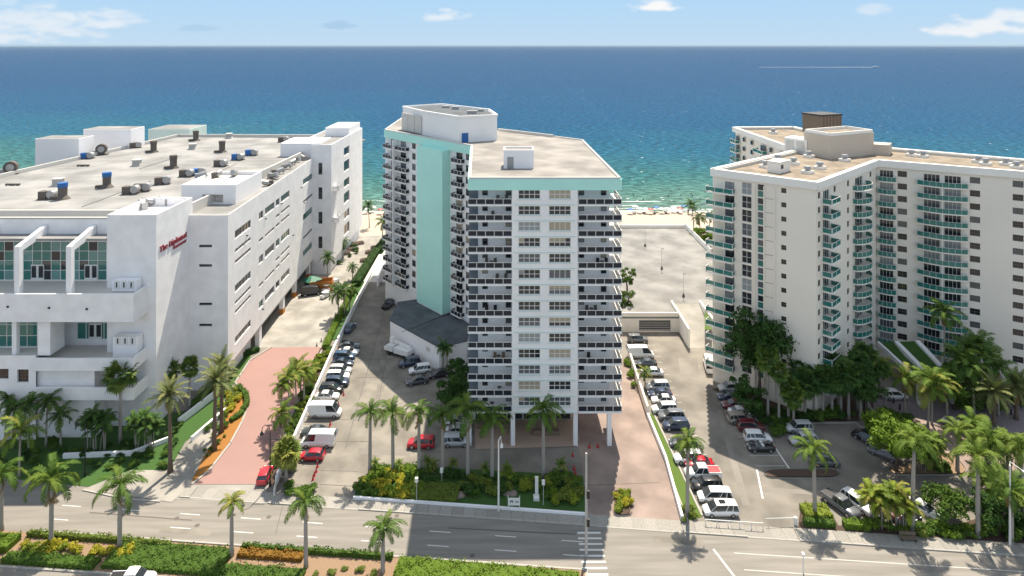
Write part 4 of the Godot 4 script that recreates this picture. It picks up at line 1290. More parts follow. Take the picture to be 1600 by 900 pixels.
# ---------------------------------------------------------------- car-park deck towards the beach
func make_deck() -> void:
	var t := thing("parking_deck", "bare concrete parking deck with a ramp between the two towers", "parking deck")
	var deck := xz([[19, 154], [40.4, 154], [40.4, 162], [47.5, 162], [47.5, 154], [62, 156], [62, 229], [16, 229]])
	part(t, "deck", prism(deck, 3.3, 3.7), M.deck)
	var fx := face([19, 154.05], [40.4, 154.05])
	part(t, "front_wall", wall_mesh(0, 21.4, 0, 4.5, [[11.6, 0.2, 7.6, 2.7]], 0.6), M.cream, fx)
	var g := part(t, "grille", box(7.6, 2.7, 0.1), M.black_trim, fx * move(Vector3(15.4, 1.55, -0.5)))
	for i in 6:
		part(g, "bar", box(7.5, 0.1, 0.08), M.coping, move(Vector3(0, -1.1 + i * 0.44, 0.1)))
	for w in [[[[19, 154.3], [40.2, 154.3]], 0.35, 3.7, 4.62], [[[16, 229], [62, 229]], 0.4, 3.7, 4.8], [[[62, 229], [62.2, 200]], 0.3, 3.7, 5.4], [[[40.4, 146], [40.4, 162]], 0.4, 0.0, 4.4], [[[47.6, 146], [47.6, 162]], 0.4, 0.0, 4.4]]:
		var pw := begin()
		wall_along(pw, xz(w[0]), w[1], w[2], w[3])
		part(t, "parapet", done(pw), M.cream_trim)
	var rp := begin()
	quad(rp, Vector3(40.6, 0.02, -146), Vector3(40.6, 3.68, -162), Vector3(47.4, 3.68, -162), Vector3(47.4, 0.02, -146))
	part(t, "ramp", done(rp), M.pale_concrete)
	part(t, "wall", prism(xz([[47.8, 152], [62, 152], [62, 156.2], [47.8, 156.2]]), 0, 3.3), M.cream)
	sheet("deck_lawn", uv([[1101, 484], [1112, 484], [1112, 515], [1101, 515]], 3.7), 3.72, M.grass, t)
	for q in [[1008, 385], [1034, 421], [1068, 464]]:
		var p := at(q[0], q[1], 3.7)
		var o := thing("deck_lamp", "slim lamp post with a dark foot on the bare parking deck", "lamp post", "lamp posts on the deck", p)
		var st := begin()
		add_tube(st, [Vector3.ZERO, Vector3(0, 6.0, 0)], [0.07, 0.05], 8)
		part(o, "pole", done(st), M.pole)
		var s2 := begin()
		add_tube(s2, [Vector3.ZERO, Vector3(0, 0.9, 0)], [0.4, 0.22], 12)
		part(o, "foot", done(s2), M.rust)
		bpart(o, "lamp_head", Vector3(0.7, 0.12, 0.3), Vector3(0.25, 6.0, 0), M.rust)

# ---------------------------------------------------------------- plants
func frond_mesh(L: float, bend: float, leaf: float, droop: float, n: int, wide: float, seed_: int) -> ArrayMesh:   # a feather frond along +x, curving down
	var r := RandomNumberGenerator.new()
	r.seed = seed_
	var st := begin()
	st.set_color(Color(1.25, 1.1, 0.9))
	var steps := 12
	var pts := [Vector3.ZERO]
	var dirs := []
	for i in steps:
		var t := (i + 0.5) / steps
		var a := -bend * pow(t, 1.4)
		var d := Vector3(cos(a), sin(a), 0)
		dirs.append(d)
		pts.append(pts[-1] + d * L / steps)
	dirs.append(dirs[-1])
	for i in steps:
		var w0 := 0.07 * (1.0 - float(i) / steps) + 0.012
		var w1 := 0.07 * (1.0 - float(i + 1) / steps) + 0.012
		quad(st, pts[i] + Vector3(0, 0, -w0), pts[i + 1] + Vector3(0, 0, -w1), pts[i + 1] + Vector3(0, 0, w1), pts[i] + Vector3(0, 0, w0))
	for i in n:
		var t := lerpf(0.1, 0.99, float(i) / (n - 1))
		var k := t * steps
		var j := mini(int(k), steps - 1)
		var p: Vector3 = pts[j].lerp(pts[j + 1], k - j)
		var d: Vector3 = dirs[j]
		var up := Vector3(-d.y, d.x, 0)
		var l := leaf * (0.35 + 0.75 * sin(PI * pow(t, 0.75))) * r.randf_range(0.85, 1.15)
		for s in [-1.0, 1.0]:
			var o: Vector3 = (Vector3(0, 0, s) * 0.85 + d * r.randf_range(0.4, 0.75) + up * r.randf_range(-0.05, 0.3)).normalized()
			var mid: Vector3 = p + o * l * 0.5
			var tip: Vector3 = p + o * l * 0.92 - Vector3(0, droop * l * r.randf_range(0.6, 1.2), 0)
			var e := d * wide * 0.5
			var tint := r.randf_range(0.75, 1.2)
			st.set_color(Color(tint * r.randf_range(0.95, 1.2), tint, tint * 0.9))
			tri(st, p - e * 0.6, mid - e, mid + e)
			tri(st, p - e * 0.6, mid + e, p + e * 0.6)
			tri(st, mid - e, tip, mid + e)
	return done(st)

func fan_mesh(L: float, stalk: float, seed_: int) -> ArrayMesh:   # a fan leaf on a stalk along +x
	var r := RandomNumberGenerator.new()
	r.seed = seed_
	var st := begin()
	st.set_color(Color(1.1, 1.0, 0.9))
	quad(st, Vector3(0, 0, -0.04), Vector3(stalk, -0.1, -0.02), Vector3(stalk, -0.1, 0.02), Vector3(0, 0, 0.04))
	var c := Vector3(stalk, -0.1, 0)
	var n := 15
	for i in n:
		var a := lerpf(-2.1, 2.1, float(i) / (n - 1))
		var l := L * (0.65 + 0.35 * cos(a * 0.7)) * r.randf_range(0.88, 1.1)
		var d := Vector3(cos(a), 0.12 * cos(a * 2.0), sin(a))
		var side := Vector3(-sin(a), 0, cos(a)) * 0.13 * L
		var mid := c + d * l * 0.6
		var tint := r.randf_range(0.75, 1.2)
		st.set_color(Color(tint, tint, tint))
		var tip := c + d * l - Vector3(0, l * r.randf_range(0.2, 0.45), 0)
		tri(st, c, mid - side, mid + side)
		tri(st, mid - side, tip, mid + side)
	return done(st)

func make_fronds() -> void:
	for i in 3:
		cache["royal%d" % i] = frond_mesh(3.9, 1.75 + 0.15 * i, 0.85, 0.6, 30, 0.13, 100 + i)
		cache["coco%d" % i] = frond_mesh(4.0, 1.25 + 0.25 * i, 1.0, 0.35, 28, 0.15, 200 + i)
		cache["date%d" % i] = frond_mesh(3.4, 0.75 + 0.2 * i, 0.6, 0.1, 28, 0.11, 300 + i)
		cache["areca%d" % i] = frond_mesh(2.4, 1.5 + 0.2 * i, 0.7, 0.3, 20, 0.14, 400 + i)
		cache["fan%d" % i] = fan_mesh(1.15, 1.1, 500 + i)

const ORDER := ["first", "second", "third", "fourth", "fifth", "sixth", "seventh", "eighth", "ninth", "tenth", "eleventh", "twelfth", "thirteenth"]

func palm_row(list: Array, kind: String, label: String, group: String, size: float, mats: Array = []) -> void:   # rows of [u, base, crown, size], counted along the street
	list.sort_custom(func(p, q): return p[0] < q[0])
	for i in list.size():
		var q: Array = list[i]
		palm(q[0], q[1], q[2], kind, ORDER[i] + " " + label, group, q[3] if q.size() > 3 else size, mats)

func palm(u: float, vb: float, vc: float, kind: String, label: String, group: String, size := 1.0, mats: Array = [], h0 := 0.0) -> void:
	var p := at(u, vb, h0)
	var H: float = CAM_H - (vc - HORIZON) * (-p.z) / 1000.0 - h0
	var names := {"royal": "royal_palm", "coco": "coconut_palm", "date": "date_palm", "fan": "fan_palm", "areca": "clump_palm"}
	var t := thing(names[kind], label, "palm tree", group, p, rng.randf() * TAU)
	var lean: Vector3 = Vector3(rng.randf_range(-1, 1), 0, rng.randf_range(-1, 1)) * {"royal": 0.012, "coco": 0.07, "date": 0.02, "fan": 0.015, "areca": 0.06}[kind] * H
	var top := Vector3(lean.x, H, lean.z)
	var pts := []
	var rad := []
	var r0: float = {"royal": 0.3, "coco": 0.2, "date": 0.36, "fan": 0.26, "areca": 0.1}[kind] * (0.75 + 0.25 * size)
	var cut := H - (1.2 * size if kind == "royal" else 0.1)
	for i in 7:
		var q := i / 6.0
		pts.append(Vector3(lean.x * q * q, cut * q, lean.z * q * q))
		var rr := 1.0 - 0.35 * q
		if kind == "royal":
			rr = 0.95 + 0.12 * sin(q * PI) - 0.25 * q
		if i == 0: rr *= 1.3
		rad.append(r0 * rr)
	var st := begin(true)
	add_tube(st, pts, rad, 9)
	part(t, "trunk", done(st), M.trunk_brown if kind == "date" else M.trunk_grey)
	if kind == "royal":
		part(t, "crownshaft", tube([pts[-1], pts[-1].lerp(top, 0.5), top], [r0 * 0.85, r0 * 0.7, r0 * 0.4]), M.shaft)
	if kind == "areca":   # several thin stems
		for i in 4:
			var f := Vector3(rng.randf_range(-0.5, 0.5), 0, rng.randf_range(-0.5, 0.5))
			var e := f * 2.6 + Vector3(0, H * rng.randf_range(0.6, 0.95), 0)
			part(t, "stem", tube([f, (f + e) / 2 - f * 0.4, e], [0.07, 0.06, 0.05], 6), M.trunk_grey)
			for k in 6:
				frond(t, kind, e, k * 1.05 + i, rng.randf_range(0.1, 1.15), size, mats)
	var n: int = {"royal": 14, "coco": 18, "date": 36, "fan": 30, "areca": 9}[kind]
	for i in n:
		var q := float(i) / (n - 1)
		var el: float
		match kind:
			"royal": el = lerpf(1.35, 0.0, pow(q, 0.8))
			"coco": el = lerpf(1.35, -0.35, q)
			"date": el = lerpf(1.4, -0.55, q)
			"fan": el = lerpf(1.35, -1.0, q)
			_: el = lerpf(1.3, 0.2, q)
		frond(t, kind, top, i * 2.39996 + rng.randf_range(-0.2, 0.2), el + rng.randf_range(-0.12, 0.12), size * rng.randf_range(0.78, 1.12), mats)
	if kind == "royal" or kind == "coco":
		for i in rng.randi_range(0, 2):
			frond(t, kind, top - Vector3(0, 0.2, 0), rng.randf() * TAU, -0.9 - rng.randf() * 0.3, size * 0.8, [M.dead_frond])
	if kind == "fan" or kind == "date":
		for i in 5:
			var o := frond(t, kind, top - Vector3(0, 0.3, 0), rng.randf() * TAU, -1.15, size * 0.75, [M.dead_frond])

func frond(t: Node, kind: String, top: Vector3, yaw: float, el: float, size: float, mats: Array) -> MeshInstance3D:
	var m: Material
	if mats.size():
		m = mats[rng.randi_range(0, mats.size() - 1)]
	else:
		m = {"royal": [M.royal, M.royal, M.royal_b], "coco": [M.coco, M.coco, M.coco_b], "date": [M.date, M.date_b], "fan": [M.fan, M.fan_b], "areca": [M.coco, M.royal_b]}[kind][rng.randi_range(0, {"royal": 2, "coco": 2, "date": 1, "fan": 1, "areca": 1}[kind])]
	var b := Basis(Vector3.UP, yaw) * Basis(Vector3.BACK, el) * Basis(Vector3.RIGHT, rng.randf_range(-0.35, 0.35))
	return part(t, "frond", cache["%s%d" % [kind, rng.randi_range(0, 2)]], m, Transform3D(b.scaled(Vector3.ONE * size), top))

func add_leaf(st: SurfaceTool, r: RandomNumberGenerator, p: Vector3, out: Vector3, s: float) -> void:
	var tint := r.randf_range(0.6, 1.3)
	st.set_color(Color(tint * r.randf_range(0.9, 1.3), tint, tint * 0.9))
	var n := (out + Vector3(r.randf_range(-1, 1), r.randf_range(-0.6, 1), r.randf_range(-1, 1)) * 0.8).normalized()
	var a := n.cross(Vector3(r.randf_range(-1, 1), r.randf_range(-1, 1), r.randf_range(-1, 1))).normalized() * s
	var b := n.cross(a).normalized() * s * 0.55
	quad(st, p - a, p + b, p + a, p - b)

func blob(st: SurfaceTool, r: RandomNumberGenerator, c: Vector3, rad: Vector3, n: int, s: float) -> void:
	for i in n:
		var d := Vector3(r.randfn(), r.randfn(), r.randfn()).normalized()
		if d.y < -0.45: d.y = -d.y
		var k := pow(r.randf(), 0.22) * r.randf_range(0.82, 1.08)
		add_leaf(st, r, c + d * k * rad, d, s * r.randf_range(0.7, 1.3))

func shrub_mesh(seed_: int, leaves: int, s: float) -> ArrayMesh:   # about one metre in radius, resting on y = 0
	var r := RandomNumberGenerator.new()
	r.seed = seed_
	var st := begin()
	for i in 7:
		var a := r.randf() * TAU
		var q := 0.0 if i == 0 else r.randf_range(0.35, 0.65)
		blob(st, r, Vector3(cos(a) * q, 0.5 + r.randf_range(-0.15, 0.3), sin(a) * q), Vector3(0.5, 0.45, 0.5) * r.randf_range(0.8, 1.1), leaves / 7, s)
	return done(st)

func spiky_mesh(seed_: int) -> ArrayMesh:   # strap-leaved ground plant
	var r := RandomNumberGenerator.new()
	r.seed = seed_
	var st := begin()
	for i in 46:
		var a := r.randf() * TAU
		var e := r.randf_range(0.35, 1.4)
		var d := Vector3(cos(a) * cos(e), sin(e), sin(a) * cos(e))
		var l := r.randf_range(0.6, 1.1)
		var w := Vector3(-sin(a), 0, cos(a)) * 0.07
		var m := d * l * 0.6
		var tip := d * l - Vector3(0, 0.25 * l, 0) + Vector3(0, 0.05, 0)
		tri(st, -w * 0.5, m - w, m + w); tri(st, -w * 0.5, m + w, w * 0.5); tri(st, m - w, tip, m + w)
	return done(st)

func make_shrub_meshes() -> void:
	for i in 4:
		cache["shrub%d" % i] = shrub_mesh(700 + i, 620, 0.13)
		cache["spiky%d" % i] = spiky_mesh(800 + i)

func shrub(p: Vector3, s: float, m: Material, called: String, label: String, group: String, flat := 1.0, kind := "shrub") -> void:
	var b := Basis(Vector3.UP, rng.randf() * TAU).scaled(Vector3(s, s * flat, s))
	single(called, cache["%s%d" % [kind, rng.randi_range(0, 3)]], m, label, "shrub" if kind == "shrub" else "plant", group, Transform3D(b, p))

func scatter(poly: PackedVector2Array, n: int, gap: float, s0: float, s1: float, choices: Array, group: String) -> void:   # choices: [material, name, label, flat, kind]
	var lo := poly[0]; var hi := poly[0]
	for p in poly:
		lo = lo.min(p); hi = hi.max(p)
	var placed := []
	var tries := 0
	while placed.size() < n and tries < n * 40:
		tries += 1
		var q := Vector2(rng.randf_range(lo.x, hi.x), rng.randf_range(lo.y, hi.y))
		if not Geometry2D.is_point_in_polygon(q, poly): continue
		var ok := true
		for o in placed:
			if o.distance_to(q) < gap: ok = false; break
		if not ok: continue
		placed.append(q)
		var c: Array = choices[rng.randi_range(0, choices.size() - 1)]
		var s := rng.randf_range(s0, s1)
		var size_word: String = ["knee-high ", "waist-high ", "chest-high ", "tall "][clampi(int(s * c[3] * 3.2) - 1, 0, 3)]
		shrub(Vector3(q.x, 0.1, q.y), s, c[0], c[1], size_word + c[2], group, c[3], c[4])

func hedge(pts: PackedVector2Array, w: float, h: float, m: Material, label: String, group := "", dens := 34.0, y := 0.1) -> void:   # a clipped hedge along a line
	var st := begin()
	for i in pts.size() - 1:
		var a := pts[i]; var b := pts[i + 1]
		var d := b - a
		var l := d.length()
		var side := Vector2(-d.y, d.x).normalized()
		var up3 := Vector3((a.x + b.x) / 2, y + (h - 0.14) / 2, (a.y + b.y) / 2)
		st.set_color(Color(0.7, 0.7, 0.7))
		add_box(st, up3, Vector3(l, h - 0.14, w - 0.2), Basis(Vector3.UP, -atan2(d.y, d.x)))
		var n := int(l * (w + 2.0 * h) * dens)
		for k in n:
			var t := rng.randf()
			var q := rng.randf_range(-h, w + h)
			var across := clampf(q, 0, w) - w / 2
			var up := h
			var out := Vector3.UP
			if q < 0: up = h + q; out = Vector3(-side.x, 0.4, -side.y)
			if q > w: up = h - (q - w); out = Vector3(side.x, 0.4, side.y)
			var p := a + d * t + side * across
			var lump := 0.13 * sin(t * l * 1.3 + across * 2.0) + 0.1 * sin(t * l * 3.7 - across * 4.0) + 0.06 * sin(t * l * 8.1)
			add_leaf(st, rng, Vector3(p.x, y + up + lump * up / h + rng.randf_range(-0.06, 0.06), p.y) + out * rng.randf_range(-0.12, 0.06), out, rng.randf_range(0.1, 0.19))
	single("hedge", done(st), m, label, "hedge", group)

func tree(p: Vector3, H: float, R: float, m: Material, label: String, clumps := 34, leaves := 90, seed_ := 1, group := "", s := 0.2) -> void:
	var r := RandomNumberGenerator.new()
	r.seed = seed_
	var t := thing("leafy_tree", label, "tree", group, p)
	var wood := begin(true)
	var trunk_top := Vector3(r.randf_range(-0.3, 0.3), H * 0.45, r.randf_range(-0.3, 0.3))
	add_tube(wood, [Vector3.ZERO, trunk_top * 0.5 + Vector3(0.1, 0, 0), trunk_top], [0.05 * H * 0.5 + 0.1, 0.22, 0.16], 8)
	var crown := begin()
	var tips := []
	for i in clumps:
		var d := Vector3(r.randfn(), r.randfn() * 0.9, r.randfn()).normalized()
		var k := pow(r.randf(), 0.4)
		var c := Vector3(0, H * 0.63, 0) + d * Vector3(R, H * 0.36, R) * k * r.randf_range(0.75, 1.05)
		blob(crown, r, c, Vector3(1, 0.75, 1) * R * r.randf_range(0.2, 0.34), leaves, s)
		if i % 4 == 0: tips.append(c)
	for c in tips:
		add_tube(wood, [trunk_top * 0.8, trunk_top.lerp(c, 0.5) + Vector3(0, 0.2, 0), c], [0.13, 0.08, 0.03], 6)
	part(t, "trunk", done(wood), M.bark)
	part(t, "crown", done(crown), m)

func make_plants() -> void:
	make_fronds()
	make_shrub_meshes()
	# royal palms of the tower garden
	var g := "royal palms in the front garden"
	palm_row([[578, 739, 645, 0.85], [614, 739, 645, 0.95], [654.7, 741, 645, 0.9], [691.7, 745, 650, 0.85], [731, 749, 640, 1.15], [769, 751, 655, 1.05]], "royal", "royal palm of the tower garden, counted from the walled lot", g, 1.0)
	palm(849, 747, 643, "royal", "royal palm before the tower windows beside the traffic pole", g, 1.1)
	palm(1074, 806, 690, "royal", "royal palm at the street end of the narrow grass strip", "", 0.85)
	# the median
	g = "royal palms in the median"
	palm(80, 852, 748, "royal", "broad royal palm among yellow median shrubs", g, 1.15)
	palm(187, 858, 760, "royal", "royal palm between yellow shrubs and the long median hedge", g, 1.05)
	palm(362, 870, 786, "royal", "thin yellowing royal palm in the long median hedge", g, 0.62, [M.royal_b, M.royal_c])
	palm(478, 888, 786, "royal", "royal palm beside the orange shrubs of the median", g, 0.8)
	palm(598, 896, 828, "royal", "short drooping royal palm at the dry gap of the median", g, 0.85)
	palm(2, 830, 742, "royal", "royal palm over the cut lawn at the street edge", g, 1.0)
	# cream hotel frontage
	palm(1273, 806, 703, "royal", "royal palm in the clipped square hedge by the lot entrance", "", 0.95, [M.royal_b, M.coco])
	palm(1426, 832, 690, "royal", "tall thick-trunked royal palm in the roadside bed behind a bench", "", 1.02, [M.royal_b, M.coco])
	palm(1528, 840, 712, "royal", "royal palm beside the white street lamp of the hotel", "", 1.1, [M.royal_b, M.coco])
	palm(1496, 738, 672, "royal", "royal palm at the tip of the kerbed island by the hotel drive", "", 0.95, [M.royal_b])
	palm(1552, 752, 690, "royal", "royal palm on the verge of the hotel drive", "hotel drive palms", 1.1, [M.royal_b, M.coco])
	palm(1596, 775, 700, "royal", "royal palm on the verge of the hotel drive", "hotel drive palms", 1.1, [M.royal_b, M.coco])
	palm(1580, 850, 765, "royal", "royal palm overhanging the white street lamp", "", 1.0)
	# date palms by the pink drive
	palm(266, 738, 617, "date", "tall date palm standing alone on the footpath verge", "", 1.05)
	palm(335, 704, 594, "date", "date palm in the yellow bed of the pink drive, street side of the pair", "", 1.1)
	palm(346, 676, 574, "date", "date palm in the yellow bed of the pink drive, rear one of the pair", "", 1.05)
	palm(188, 692, 586, "fan", "tall thin fan palm before the white balconies", "", 1.35)
	palm(265, 640, 577, "fan", "small fan palm against the white corner block", "fan palms by the white wall", 1.0)
	palm(296, 640, 573, "fan", "small fan palm against the white corner block", "fan palms by the white wall", 1.0)
	# dark palms before the convention building
	palm_row([[20, 700, 640], [45, 705, 632], [72, 698, 628], [8, 690, 625], [95, 700, 650]], "coco", "dark drooping palm along the convention wall, counted towards the balconies", "palms before the convention building", 0.7, [M.dark_palm, M.dark_palm_b, M.royal])
	palm(30, 745, 672, "coco", "bright drooping palm before the dark ones by the white wall", "", 0.95)
	palm_row([[137, 706, 656], [150, 708, 648], [163, 704, 652], [212, 702, 655], [226, 702, 650], [240, 702, 655]], "areca", "dark clump palm under the white balconies, counted towards the date palms", "clump palms under the balconies", 0.85, [M.dark_palm, M.dark_palm_b])
	# along the pink drive
	palm_row([[440, 668, 606], [452, 655, 590], [463, 640, 582], [475, 632, 583], [441, 690, 645], [470, 615, 572], [482, 612, 580]], "coco", "green palm over the pink drive, counted from the swan-neck lamp", "palms along the pink drive", 0.72, [M.royal_b, M.coco, M.coco_b])
	palm(447, 752, 708, "fan", "shaggy yellow-green fan palm at the boundary corner", "", 1.2, [M.fan_b, M.coco_b, M.royal_c])
	palm(452, 735, 715, "fan", "low fan palm tucked behind the shaggy one", "", 0.9, [M.fan_b, M.coco_b])
	# service lane and beach
	palm_row([[577, 356, 322, 0.9], [597, 385, 348, 0.95]], "coco", "dark coconut palm at the beach end of the lane, counted towards the tower", "palms by the beach lane", 1.0, [M.dark_palm, M.dark_palm_b])
	palm_row([[536, 403, 379, 0.75], [512, 448, 402, 0.75], [551, 437, 417, 0.55], [529, 498, 458, 0.85], [538, 492, 452, 0.8], [546, 485, 455, 0.7]], "coco", "dark palm in the lane planting, counted from the garage wall", "palms along the service lane", 1.0, [M.dark_palm, M.dark_palm_b, M.royal])
	palm_row([[1084, 366, 322, 1.0], [1094, 370, 340, 0.9], [1109, 366, 337, 0.8]], "coco", "coconut palm beside the deck wall, counted towards the cream tower", "palms by the deck wall", 1.0, [M.dark_palm_b, M.royal])
	palm(692, 582, 541, "royal", "pair of small dark palms at the annex corner", "annex corner palms", 0.6, [M.dark_palm, M.dark_palm_b])
	palm(698, 584, 545, "royal", "pair of small dark palms at the annex corner", "annex corner palms", 0.55, [M.dark_palm, M.dark_palm_b])
	palm(720, 620, 598, "coco", "dense dark palm beside the tower's lobby corner", "lobby corner palms", 0.85, [M.dark_palm, M.dark_palm_b])
	palm(712, 650, 612, "coco", "dense dark palm beside the tower's lobby corner", "lobby corner palms", 0.75, [M.dark_palm, M.dark_palm_b])
	palm(1008, 606, 582, "coco", "short palm in the strip between parked cars and driveway wall", "", 0.5)
	# hotel planting
	palm_row([[1200, 655, 560, 1.2], [1217, 662, 580, 1.05], [1240, 665, 620, 1.05], [1232, 660, 603, 1.1]], "fan", "slender fan palm beside the shaded parking row, counted from the big dark tree", "fan palms beside the parking row", 1.0, [M.fan_b, M.fan, M.coco])
	palm_row([[1258, 655, 600], [1272, 650, 590], [1286, 654, 594], [1300, 652, 588], [1314, 650, 592], [1326, 655, 583], [1340, 640, 570], [1352, 630, 556], [1250, 640, 575], [1345, 655, 600], [1262, 640, 585], [1310, 640, 575]], "fan", "dark cabbage palm of the grove, counted from the parking row", "cabbage palms in the grove", 1.35, [M.fan, M.dark_palm, M.dark_palm_b])
	palm_row([[1384, 640, 572, 0.8], [1414, 648, 590, 0.9], [1450, 668, 608, 1.05], [1456, 664, 594, 1.0], [1480, 655, 600, 0.9]], "coco", "sunlit coconut palm before the canopy, counted from the palm grove", "coconut palms by the canopy", 1.0)
	palm_row([[1476, 620, 485], [1500, 640, 560], [1522, 650, 575], [1545, 640, 558], [1560, 650, 575], [1512, 625, 545], [1535, 620, 540]], "coco", "tall forecourt coconut palm, counted from the canopy", "palms at the hotel forecourt", 1.0, [M.royal, M.coco, M.dark_palm_b])
	palm_row([[1588, 655, 604], [1553, 665, 612]], "date", "date palm on the forecourt, counted from the canopy", "date palms on the forecourt", 1.15)
	palm_row([[1440, 735, 690], [1450, 733, 686], [1432, 732, 684], [1462, 730, 690]], "areca", "many-stemmed clump palm on the island, counted from the bright tree", "clump palms on the island", 1.1)
	palm_row([[1520, 690, 660], [1542, 720, 680], [1575, 735, 690], [1560, 800, 752], [1590, 812, 765], [1545, 795, 755]], "areca", "bushy clump palm beside the hotel drive, counted from the island", "clump palms by the hotel drive", 1.25)
	palm_row([[1365, 822, 772], [1378, 825, 774], [1400, 826, 770], [1412, 828, 776]], "areca", "yellow-green clump palm over the roadside cars, counted from the grey pickup", "clump palms by the roadside", 1.0, [M.leaf_lime, M.royal_b, M.royal_c])
	# trees
	tree(at(1186, 625), 19.5, 6.6, M.leaf_dark, "big dark spreading tree against the cream tower corner", 70, 120, 5, "", 0.3)
	tree(at(1166, 655), 8.0, 3.4, M.leaf_dark, "lower dark tree beside the shaded maroon car", 30, 90, 6, "", 0.24)
	tree(at(1352, 652), 11.5, 4.4, M.leaf_dark, "dark tree between the palm grove and the forecourt", 36, 100, 7, "", 0.26)
	tree(at(1400, 738), 8.6, 4.6, M.leaf_bright, "bright green bushy tree on the kerbed island", 46, 120, 8, "", 0.24)
	tree(at(1385, 700), 6.0, 3.6, M.leaf_bright, "bright green rounded tree behind the bushier one", 34, 110, 9, "", 0.24)
	tree(at(1492, 640), 9.5, 5.0, M.leaf_mid, "green tree crowded between forecourt palms", 34, 100, 10, "", 0.26)
	tree(at(976, 500), 7.5, 3.0, M.leaf_mid, "small tree against the deck wall by the tower corner", 24, 90, 12, "", 0.22)
	tree(at(980, 455, 3.7), 6.0, 2.6, M.leaf_mid, "small tree rising beside the tower at deck level", 20, 90, 13, "", 0.22)
	tree(at(1098, 385), 6.5, 4.0, M.leaf_bright, "round green sea-grape tree behind the deck wall", 28, 90, 14, "", 0.28)
	tree(at(705, 668), 9.5, 3.4, M.leaf_dark, "dark tree at the lobby corner of the tower", 34, 110, 15, "", 0.24)
	tree(at(718, 615), 7.0, 2.8, M.leaf_dark, "dark tree between annex and tower", 24, 100, 16, "", 0.24)
	tree(at(1475, 810), 4.4, 3.6, M.leaf_mid, "low spreading green tree in the roadside bed", 30, 110, 17, "", 0.2)
	tree(at(1560, 835), 4.8, 3.6, M.leaf_dark, "dark spreading bush tree beside the white street lamp", 28, 110, 18, "", 0.2)
	# shrubs of the tower garden
	var sun := [[M.leaf_bright, "shrub", "bright green shrub in the tower garden", 0.85, "shrub"], [M.leaf_lime, "shrub", "lime green shrub in the tower garden", 0.8, "shrub"], [M.leaf_yellow, "croton", "yellow croton shrub in the tower garden", 0.75, "shrub"], [M.leaf_mid, "shrub", "mid green shrub in the tower garden", 0.9, "shrub"]]
	scatter(uv([[556, 776], [562, 760], [582, 741], [655, 738], [660, 780]]), 37, 0.92, 0.84, 1.32, sun, "tower garden shrubs")
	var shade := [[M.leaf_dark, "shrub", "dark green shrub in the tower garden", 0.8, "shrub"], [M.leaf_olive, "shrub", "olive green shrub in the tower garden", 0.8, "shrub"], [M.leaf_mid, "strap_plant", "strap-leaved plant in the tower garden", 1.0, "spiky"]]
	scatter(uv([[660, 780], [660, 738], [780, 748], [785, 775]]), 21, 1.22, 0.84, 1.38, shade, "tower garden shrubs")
	scatter(uv([[790, 770], [795, 745], [905, 752], [912, 780], [900, 790], [850, 790], [835, 765]]), 25, 1.10, 0.84, 1.44, [sun[0], sun[3], shade[1], sun[1]], "tower garden shrubs")
	hedge(uv([[645, 772], [716, 778]]), 3.2, 1.0, M.leaf_olive, "broad clipped olive hedge in the tower garden")
	for q in [[585, 738], [622, 740], [668, 735], [678, 739], [708, 738], [757, 744], [790, 745]]:
		palm(q[0], q[1], q[1] - 14, "coco", "knee-high young palm on the garden edge", "young palms in the garden", 0.3)
	palm(877, 745, 725, "coco", "round young palm beside the striped kerb cones", "", 0.34)
	hedge(uv([[582, 734], [655, 733]]), 0.7, 0.7, M.leaf_mid, "low hedge between garden and car park")
	# entrance island, grass-strip end
	scatter(uv([[961, 772], [979, 772], [985, 800], [962, 802]]), 9, 0.61, 0.60, 0.96, [[M.leaf_yellow, "croton", "yellow croton in the driveway island", 0.9, "shrub"], [M.leaf_lime, "croton", "lime croton in the driveway island", 0.9, "shrub"]], "driveway island shrubs")
	scatter(uv([[1066, 800], [1080, 797], [1088, 816], [1070, 820]]), 5, 0.61, 0.60, 0.90, [[M.leaf_olive, "shrub", "olive shrub at the end of the grass strip", 0.9, "shrub"]], "grass strip shrubs")
	scatter(uv([[974, 560], [984, 568], [996, 605], [986, 605]]), 6, 0.85, 0.72, 1.08, [[M.leaf_bright, "shrub", "bright shrub by the driveway wall", 0.9, "shrub"]], "driveway wall shrubs")
	# median
	hedge(xz([[-54, 86.4], [-44, 85.6], [-38, 85.0]]), 4.4, 0.6, M.leaf_mid, "long clipped green hedge in the median")
	hedge(xz([[-68, 85.9], [-55, 84.8]]), 1.8, 0.6, M.leaf_mid, "narrow green hedge along the median kerb")
	hedge(xz([[-68, 90.0], [-55, 88.9], [-47, 88.0]]), 0.8, 0.7, M.leaf_olive, "olive hedge along the far median kerb")
	hedge(xz([[-37, 86.6], [-28, 85.9]]), 1.3, 0.6, M.leaf_orange, "orange-leaved hedge in the median")
	hedge(xz([[-38, 83.6], [-27, 82.7]]), 2.2, 0.6, M.leaf_mid, "green hedge before the orange-leaved one")
	hedge(xz([[-37, 87.7], [-16, 85.9]]), 0.7, 0.7, M.leaf_mid, "thin green hedge along the dry median gap")
	hedge(xz([[-15.2, 84.2], [0, 82.6], [8.6, 81.6]]), 3.4, 0.6, M.leaf_bright, "wide bright green hedge at the crossing end of the median")
	hedge(xz([[-76, 88.6], [-68.5, 88.0]]), 2.6, 1.0, M.leaf_bright, "clipped block of lawn-green hedge in the median")
	hedge(xz([[-76, 85.6], [-68.5, 84.9]]), 1.2, 0.8, M.leaf_bright, "small clipped green hedge by the median kerb")
	scatter(xz([[-67.5, 88.4], [-60, 87.8], [-58, 86.4], [-67, 87.0]]), 12, 0.73, 0.60, 0.96, [[M.leaf_yellow, "croton", "yellow croton round the broad median palm", 0.9, "shrub"], [M.leaf_lime, "croton", "lime croton round the broad median palm", 0.9, "shrub"]], "median crotons")
